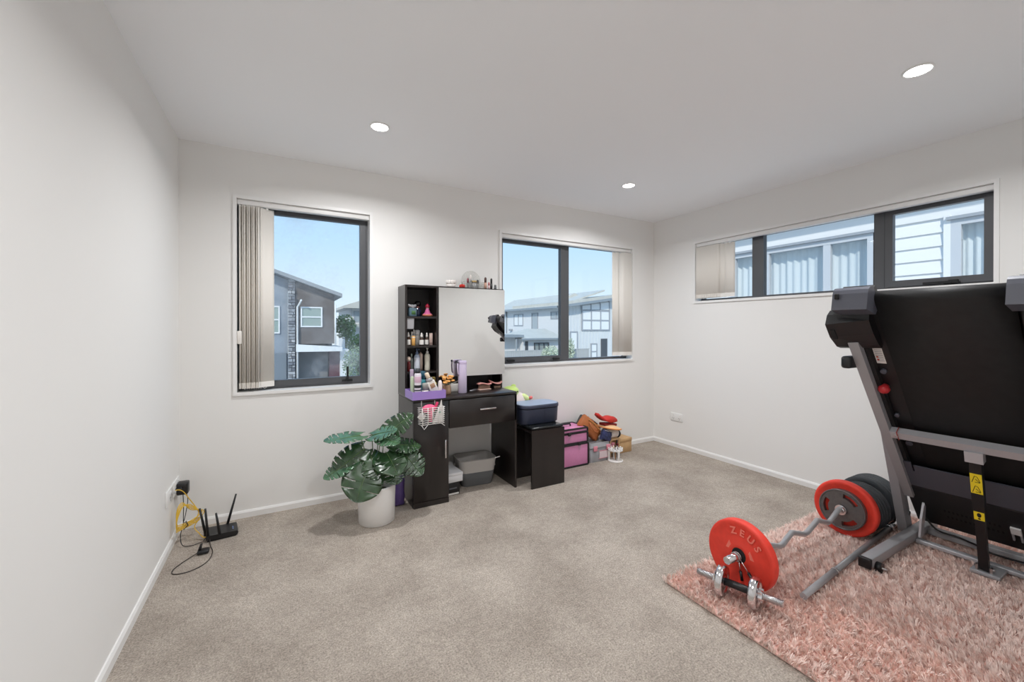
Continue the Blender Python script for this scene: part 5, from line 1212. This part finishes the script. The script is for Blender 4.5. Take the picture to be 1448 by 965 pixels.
tp_('lock_knob', MB().lathe([(.0, .048), (.012, .047), (.022, .036), (.024, .022), (.017, .008), (.015, 0)], dk(.80, YC0 + .268, -.006), N_, 20), M('knob_red', (188, 42, 48), .35))
for s_, y, r in ((.90, .255, .012), (.40, .25, .014), (.60, .262, .010)): tp_('frame_bolt', MB().cyl(dk(s_, YC0 + y, -.012), dk(s_, YC0 + y, .004), r, n=12), M_tgd)
tp_('cable_tie', MB().tube([dk(.534, YC0 + .262, .02), dk(.534, YC0 + .262, .058), dk(.479, YC0 + .262, .058), dk(.479, YC0 + .262, .02)], .002, 6), M('tie_red', (170, 60, 50), .5))
t = thing('treadmill_power_cord', 'black power cord trailing under the treadmill', 'cord', (3.8, -2.5, .03))
MB().tube(smooth([(3.79, -2.29, .15), (3.80, -2.34, .09), (3.82, -2.42, .078), (3.79, -2.50, .075), (3.76, -2.56, .07), (3.80, -2.66, .06), (3.86, -2.74, .05), (3.90, -2.80, .045)], 8), .005, 8).build('cord', M_black, t, world=True)

# ================================================================== WEIGHTS
RED = mat('red_rubber', L(226, 62, 46), .55, var=.07, vscale=30, bump=.03, bscale=200)
M_pewter = mat('pewter_iron', L(104, 102, 102), .36, .5, var=.12, vscale=60); M_bk = mat('black_rubber', L(52, 56, 60), .6, var=.08, vscale=40)
def letters(txt, parent, x, cy_, cz, rad, a0, da, size, m_):
    for k, ch in enumerate(txt):
        cu = bpy.data.curves.new('letter', 'FONT'); cu.body = ch; cu.size = size; cu.extrude = .0012; cu.offset = .0012; cu.align_x = 'CENTER'; cu.align_y = 'CENTER'
        tmp = bpy.data.objects.new('letter_curve', cu); COL.objects.link(tmp); dg = bpy.context.evaluated_depsgraph_get(); dg.update()
        me = bpy.data.meshes.new_from_object(tmp.evaluated_get(dg)); bpy.data.objects.remove(tmp); me.materials.clear(); me.materials.append(m_); me.name = 'letter'
        o = bpy.data.objects.new('raised_letter', me); COL.objects.link(o); o.parent = parent
        a = a0 - da * k   # seen from -x: image right is -y
        up = Vector((0, -math.cos(a), math.sin(a))); rt = Vector((0, -math.sin(a), -math.cos(a))); nn = Vector((-1, 0, 0))
        M4 = Matrix((rt, up, nn)).transposed().to_4x4(); M4.translation = Vector((x, cy_ - rad * math.cos(a), cz + rad * math.sin(a))); o.matrix_local = M4
def plate(nm, label, x, y, z, R, th, m_, style, grp=None, tilt=0):
    t = thing(nm, label, 'weight plate', (x, y, z), 0, grp, (0, 0, tilt))
    if style == 'red':
        prof = [(.026, 0), (.050, 0), (.054, .003), (R * .84, .003), (R * .88, .0), (R * .95, .0), (R * .985, .004), (R, .010), (R, th - .010), (R * .985, th - .004), (R * .95, th), (.026, th), (.026, 0)]
        o = MB().lathe(prof, (0, 0, 0), (1, 0, 0), 56).build('disc', m_, t)
        MB().lathe([(.0262, -.001), (.033, -.001), (.034, .001), (.034, th - .001), (.033, th + .001), (.0262, th + .001), (.0262, -.001)], (0, 0, 0), (1, 0, 0), 28).build('hub_ring', M_blackm, t)
    elif style == 'grip':
        n = 72; rings = [.026, .045, R * .60, R * .82, R * .84, R]
        m2 = MB(); vs = []
        for x_ in (0, th):
            for r in rings: vs += [(x_, r * math.cos(2 * PI * i / n), r * math.sin(2 * PI * i / n)) for i in range(n)]
        K = len(rings); fs = []
        def hole(j, i):
            a = (i / n * 3) % 1; return j == 2 and (a < .24 or a > .76)
        for j in range(K - 1):
            for i in range(n):
                i2 = (i + 1) % n
                if not hole(j, i):
                    fs.append((j * n + i, j * n + i2, (j + 1) * n + i2, (j + 1) * n + i)); b = K * n; fs.append((b + j * n + i, b + (j + 1) * n + i, b + (j + 1) * n + i2, b + j * n + i2))
                elif j == 2:
                    b = K * n
                    fs.append((j * n + i, j * n + i2, b + j * n + i2, b + j * n + i)); fs.append(((j + 1) * n + i, (j + 1) * n + i2, b + (j + 1) * n + i2, b + (j + 1) * n + i))
                    if not hole(j, (i - 1) % n): fs.append((j * n + i, (j + 1) * n + i, b + (j + 1) * n + i, b + j * n + i))
                    if not hole(j, i2): fs.append((j * n + i2, (j + 1) * n + i2, b + (j + 1) * n + i2, b + j * n + i2))
        for i in range(n):
            i2 = (i + 1) % n; b = K * n
            for j in (0, K - 1): fs.append((j * n + i, j * n + i2, b + j * n + i2, b + j * n + i))
        m2.add(vs, fs); m2.build('disc', m_, t)
        MB().tube([(-.001, R * .975 * math.cos(2 * PI * i / 60), R * .975 * math.sin(2 * PI * i / 60)) for i in range(60)], .0045, 6, closed=True).build('raised_rim', m_, t)
    else:
        prof = [(.026, .002), (.04, 0), (.05, .004), (R * .72, .004), (R * .78, 0), (R * .95, 0), (R, .006), (R, th - .006), (R * .95, th), (.026, th), (.026, .002)]
        MB().lathe(prof, (0, 0, 0), (1, 0, 0), 48).build('disc', m_, t)
        MB().lathe([(R * .985, .004), (R + .0015, .007), (R + .0015, .010), (R * .985, .012)], (0, 0, 0), (1, 0, 0), 48).build('rim_band', m_, t)
    return t
PYc, PZc = -2.045, .180
fp = plate('red_weight_plate', 'red rubber weight plate with raised lettering at the near end of the curl bar', 2.405, PYc, PZc, .158, .046, RED, 'red')
letters('ZEUS', fp, -.0002, 0, 0, .109, math.radians(104), math.radians(22), .044, mat('red_letter', L(240, 122, 106), .5))
for a in (math.radians(148), math.radians(20)):
    cy_, cz = -.055 * math.cos(a), .055 * math.sin(a)
    MB().prism([(cy_ - .018, cz - .016), (cy_ + .018, cz - .016), (cy_ + .002, cz + .022)], .0012, .0032, 'x').build('raised_triangle', MATS['red_letter'], fp)
plate('red_weight_plate', 'red rubber weight plate at the far end of the curl bar', 3.425, PYc, PZc, .158, .044, RED, 'red')
plate('grip_weight_plate', 'dark grey grip plate with three handle slots against the far red plate', 3.397, PYc, PZc, .113, .026, M_pewter, 'grip')
rb = random.Random(2)
for k in range(6):
    plate('black_weight_plate', '%s black weight plate counted from the far red plate' % ('first second third fourth fifth last'.split()[k]), 3.474 + .0285 * k, PYc - .006 * k * .3, .160, .138, .026, M_bk, 'black', 'black plates upright behind the red plate')
for k in range(4):
    plate('black_weight_plate', '%s plate of the rear black stack nearest the wall' % ('first second third last'.split()[k]), 3.735 + .032 * k, PYc + .012, .158, .145, .029, M_bk, 'black', 'black plates in the rear stack near the wall')
# curl bar
t = thing('curl_bar', 'chrome cambered curl bar joining the two red plates', 'barbell', (2.9, PYc, PZc))
M_bar = mat('worn_steel', L(190, 190, 192), .32, .4)
core = [(2.455, .186), (2.70, .186), (2.745, .18), (2.84, .222), (2.965, .172), (2.995, .172), (3.105, .222), (3.23, .175), (3.30, .182), (3.397, .186)]
core = [(2.452, .186), (2.56, .186), (2.60, .182), (2.74, .135), (2.77, .135), (2.86, .176), (2.98, .138), (3.01, .138), (3.12, .18), (3.235, .140), (3.262, .142), (3.36, .186), (3.397, .186)]
MB().tube([(a, PYc + .012 * 0, b) for a, b in core], .0135, 14).build('shaft', M_bar, t, world=True)
MB().cyl((2.315, PYc, PZc), (2.456, PYc, PZc), .0165, n=20).build('sleeve', M_chrome, t, world=True); MB().cyl((2.314, PYc, PZc), (2.318, PYc, PZc), .013, n=20).build('end_cap', M_steel, t, world=True)
MB().cyl((3.37, PYc, PZc), (3.70, PYc, PZc), .0185, n=20).build('sleeve', M_chrome, t, world=True)
MB().cyl((2.452, PYc, PZc), (2.468, PYc, PZc), .030, n=20).build('stop_collar', M_steel, t, world=True); MB().cyl((3.382, PYc, PZc), (3.396, PYc, PZc), .028, n=20).build('stop_collar', M_chrome, t, world=True)
t = thing('spring_clip', 'black handled spring clip on the end of the curl bar', 'collar clip', (2.395, PYc, PZc))
MB().tube([(-.020 + .0007 * i, .0195 * math.cos(i * .42), .0195 * math.sin(i * .42)) for i in range(30)], .0022, 6).build('coil', M_steel, t)
for (y, z, y2, z2) in ((-.012, -.018, -.022, -.055), (-.020, -.008, -.058, -.045)):
    MB().tube([(-.008, y, z), (-.012, y2, z2)], .0022, 6).build('wire_arm', M_steel, t); d_ = Vector((-.004, y2 - y, z2 - z)).normalized() * .04
    MB().tube([(-.012, y2, z2), tuple(Vector((-.012, y2, z2)) + d_)], .0065, 10).build('rubber_grip', M_black, t)
# dumbbell
dv = Vector((.10, -.318, 0)); dl = dv.length; u_ = dv / dl; c0 = Vector((2.315, -2.097, .092))
t = thing('dumbbell', 'short threaded dumbbell with two chrome plates on the rug edge', 'dumbbell', tuple(c0), math.atan2(u_.y, u_.x))
MB().cyl((-.09, 0, 0), (.09, 0, 0), .016, n=18).build('grip', M_black, t)
for sg in (-1, 1):
    MB().cyl((sg * .07, 0, 0), (sg * .172, 0, 0), .0128, n=16).build('threaded_end', M_steel, t)
    th_ = MB(); th_.tube([(sg * (.098 + .0006 * i), .0138 * math.cos(i * .8), .0138 * math.sin(i * .8)) for i in range(122)], .0016, 5); th_.build('thread', M_steel, t)
    x = sg * .066; 
    MB().lathe([(.013, -.014), (.024, -.014), (.027, -.010), (.050, -.010), (.054, -.016), (.062, -.016), (.066, -.008), (.066, .008), (.062, .016), (.054, .016), (.050, .010), (.027, .010), (.024, .014), (.013, .014), (.013, -.014)], (x, 0, 0), (1, 0, 0), 36).build('chrome_plate', M_chrome, t)
    n = 6; star = []
    for i in range(n * 4): a = i * 2 * PI / (n * 4); r = .022 + (.006 if i % 4 < 2 else 0); star.append((r * math.cos(a), r * math.sin(a)))
    MB().prism(star, *sorted((x + sg * .015, x + sg * .032)), 'x').build('star_collar', M_chrome, t)
# straight bar lying on the rug
t = thing('straight_bar', 'long straight grey weight bar lying on the rug beside the treadmill', 'bar', (2.6, -2.25, .04))
p0, p1 = Vector((2.575, -2.236, .044)), Vector((3.86, -2.150, .050)); dr_ = (p1 - p0)
MB().cyl(p0, p0 + dr_ * .26, .0145, n=18).build('sleeve', M_tg, t, world=True); MB().cyl(p0 + dr_ * .26, p0 + dr_ * .27, .0165, n=18).build('collar', M_steel, t, world=True)
MB().cyl(p0 + dr_ * .27, p0 + dr_ * .86, .0135, n=18).build('shaft', mat('bar_grey', L(138, 138, 140), .4, .25), t, world=True); MB().cyl(p0 + dr_ * .86, p0 + dr_ * .88, .022, n=18).build('collar', M_chrome, t, world=True)
MB().cyl(p0 + dr_ * .88, p1, .0145, n=18).build('sleeve', M_chrome, t, world=True)
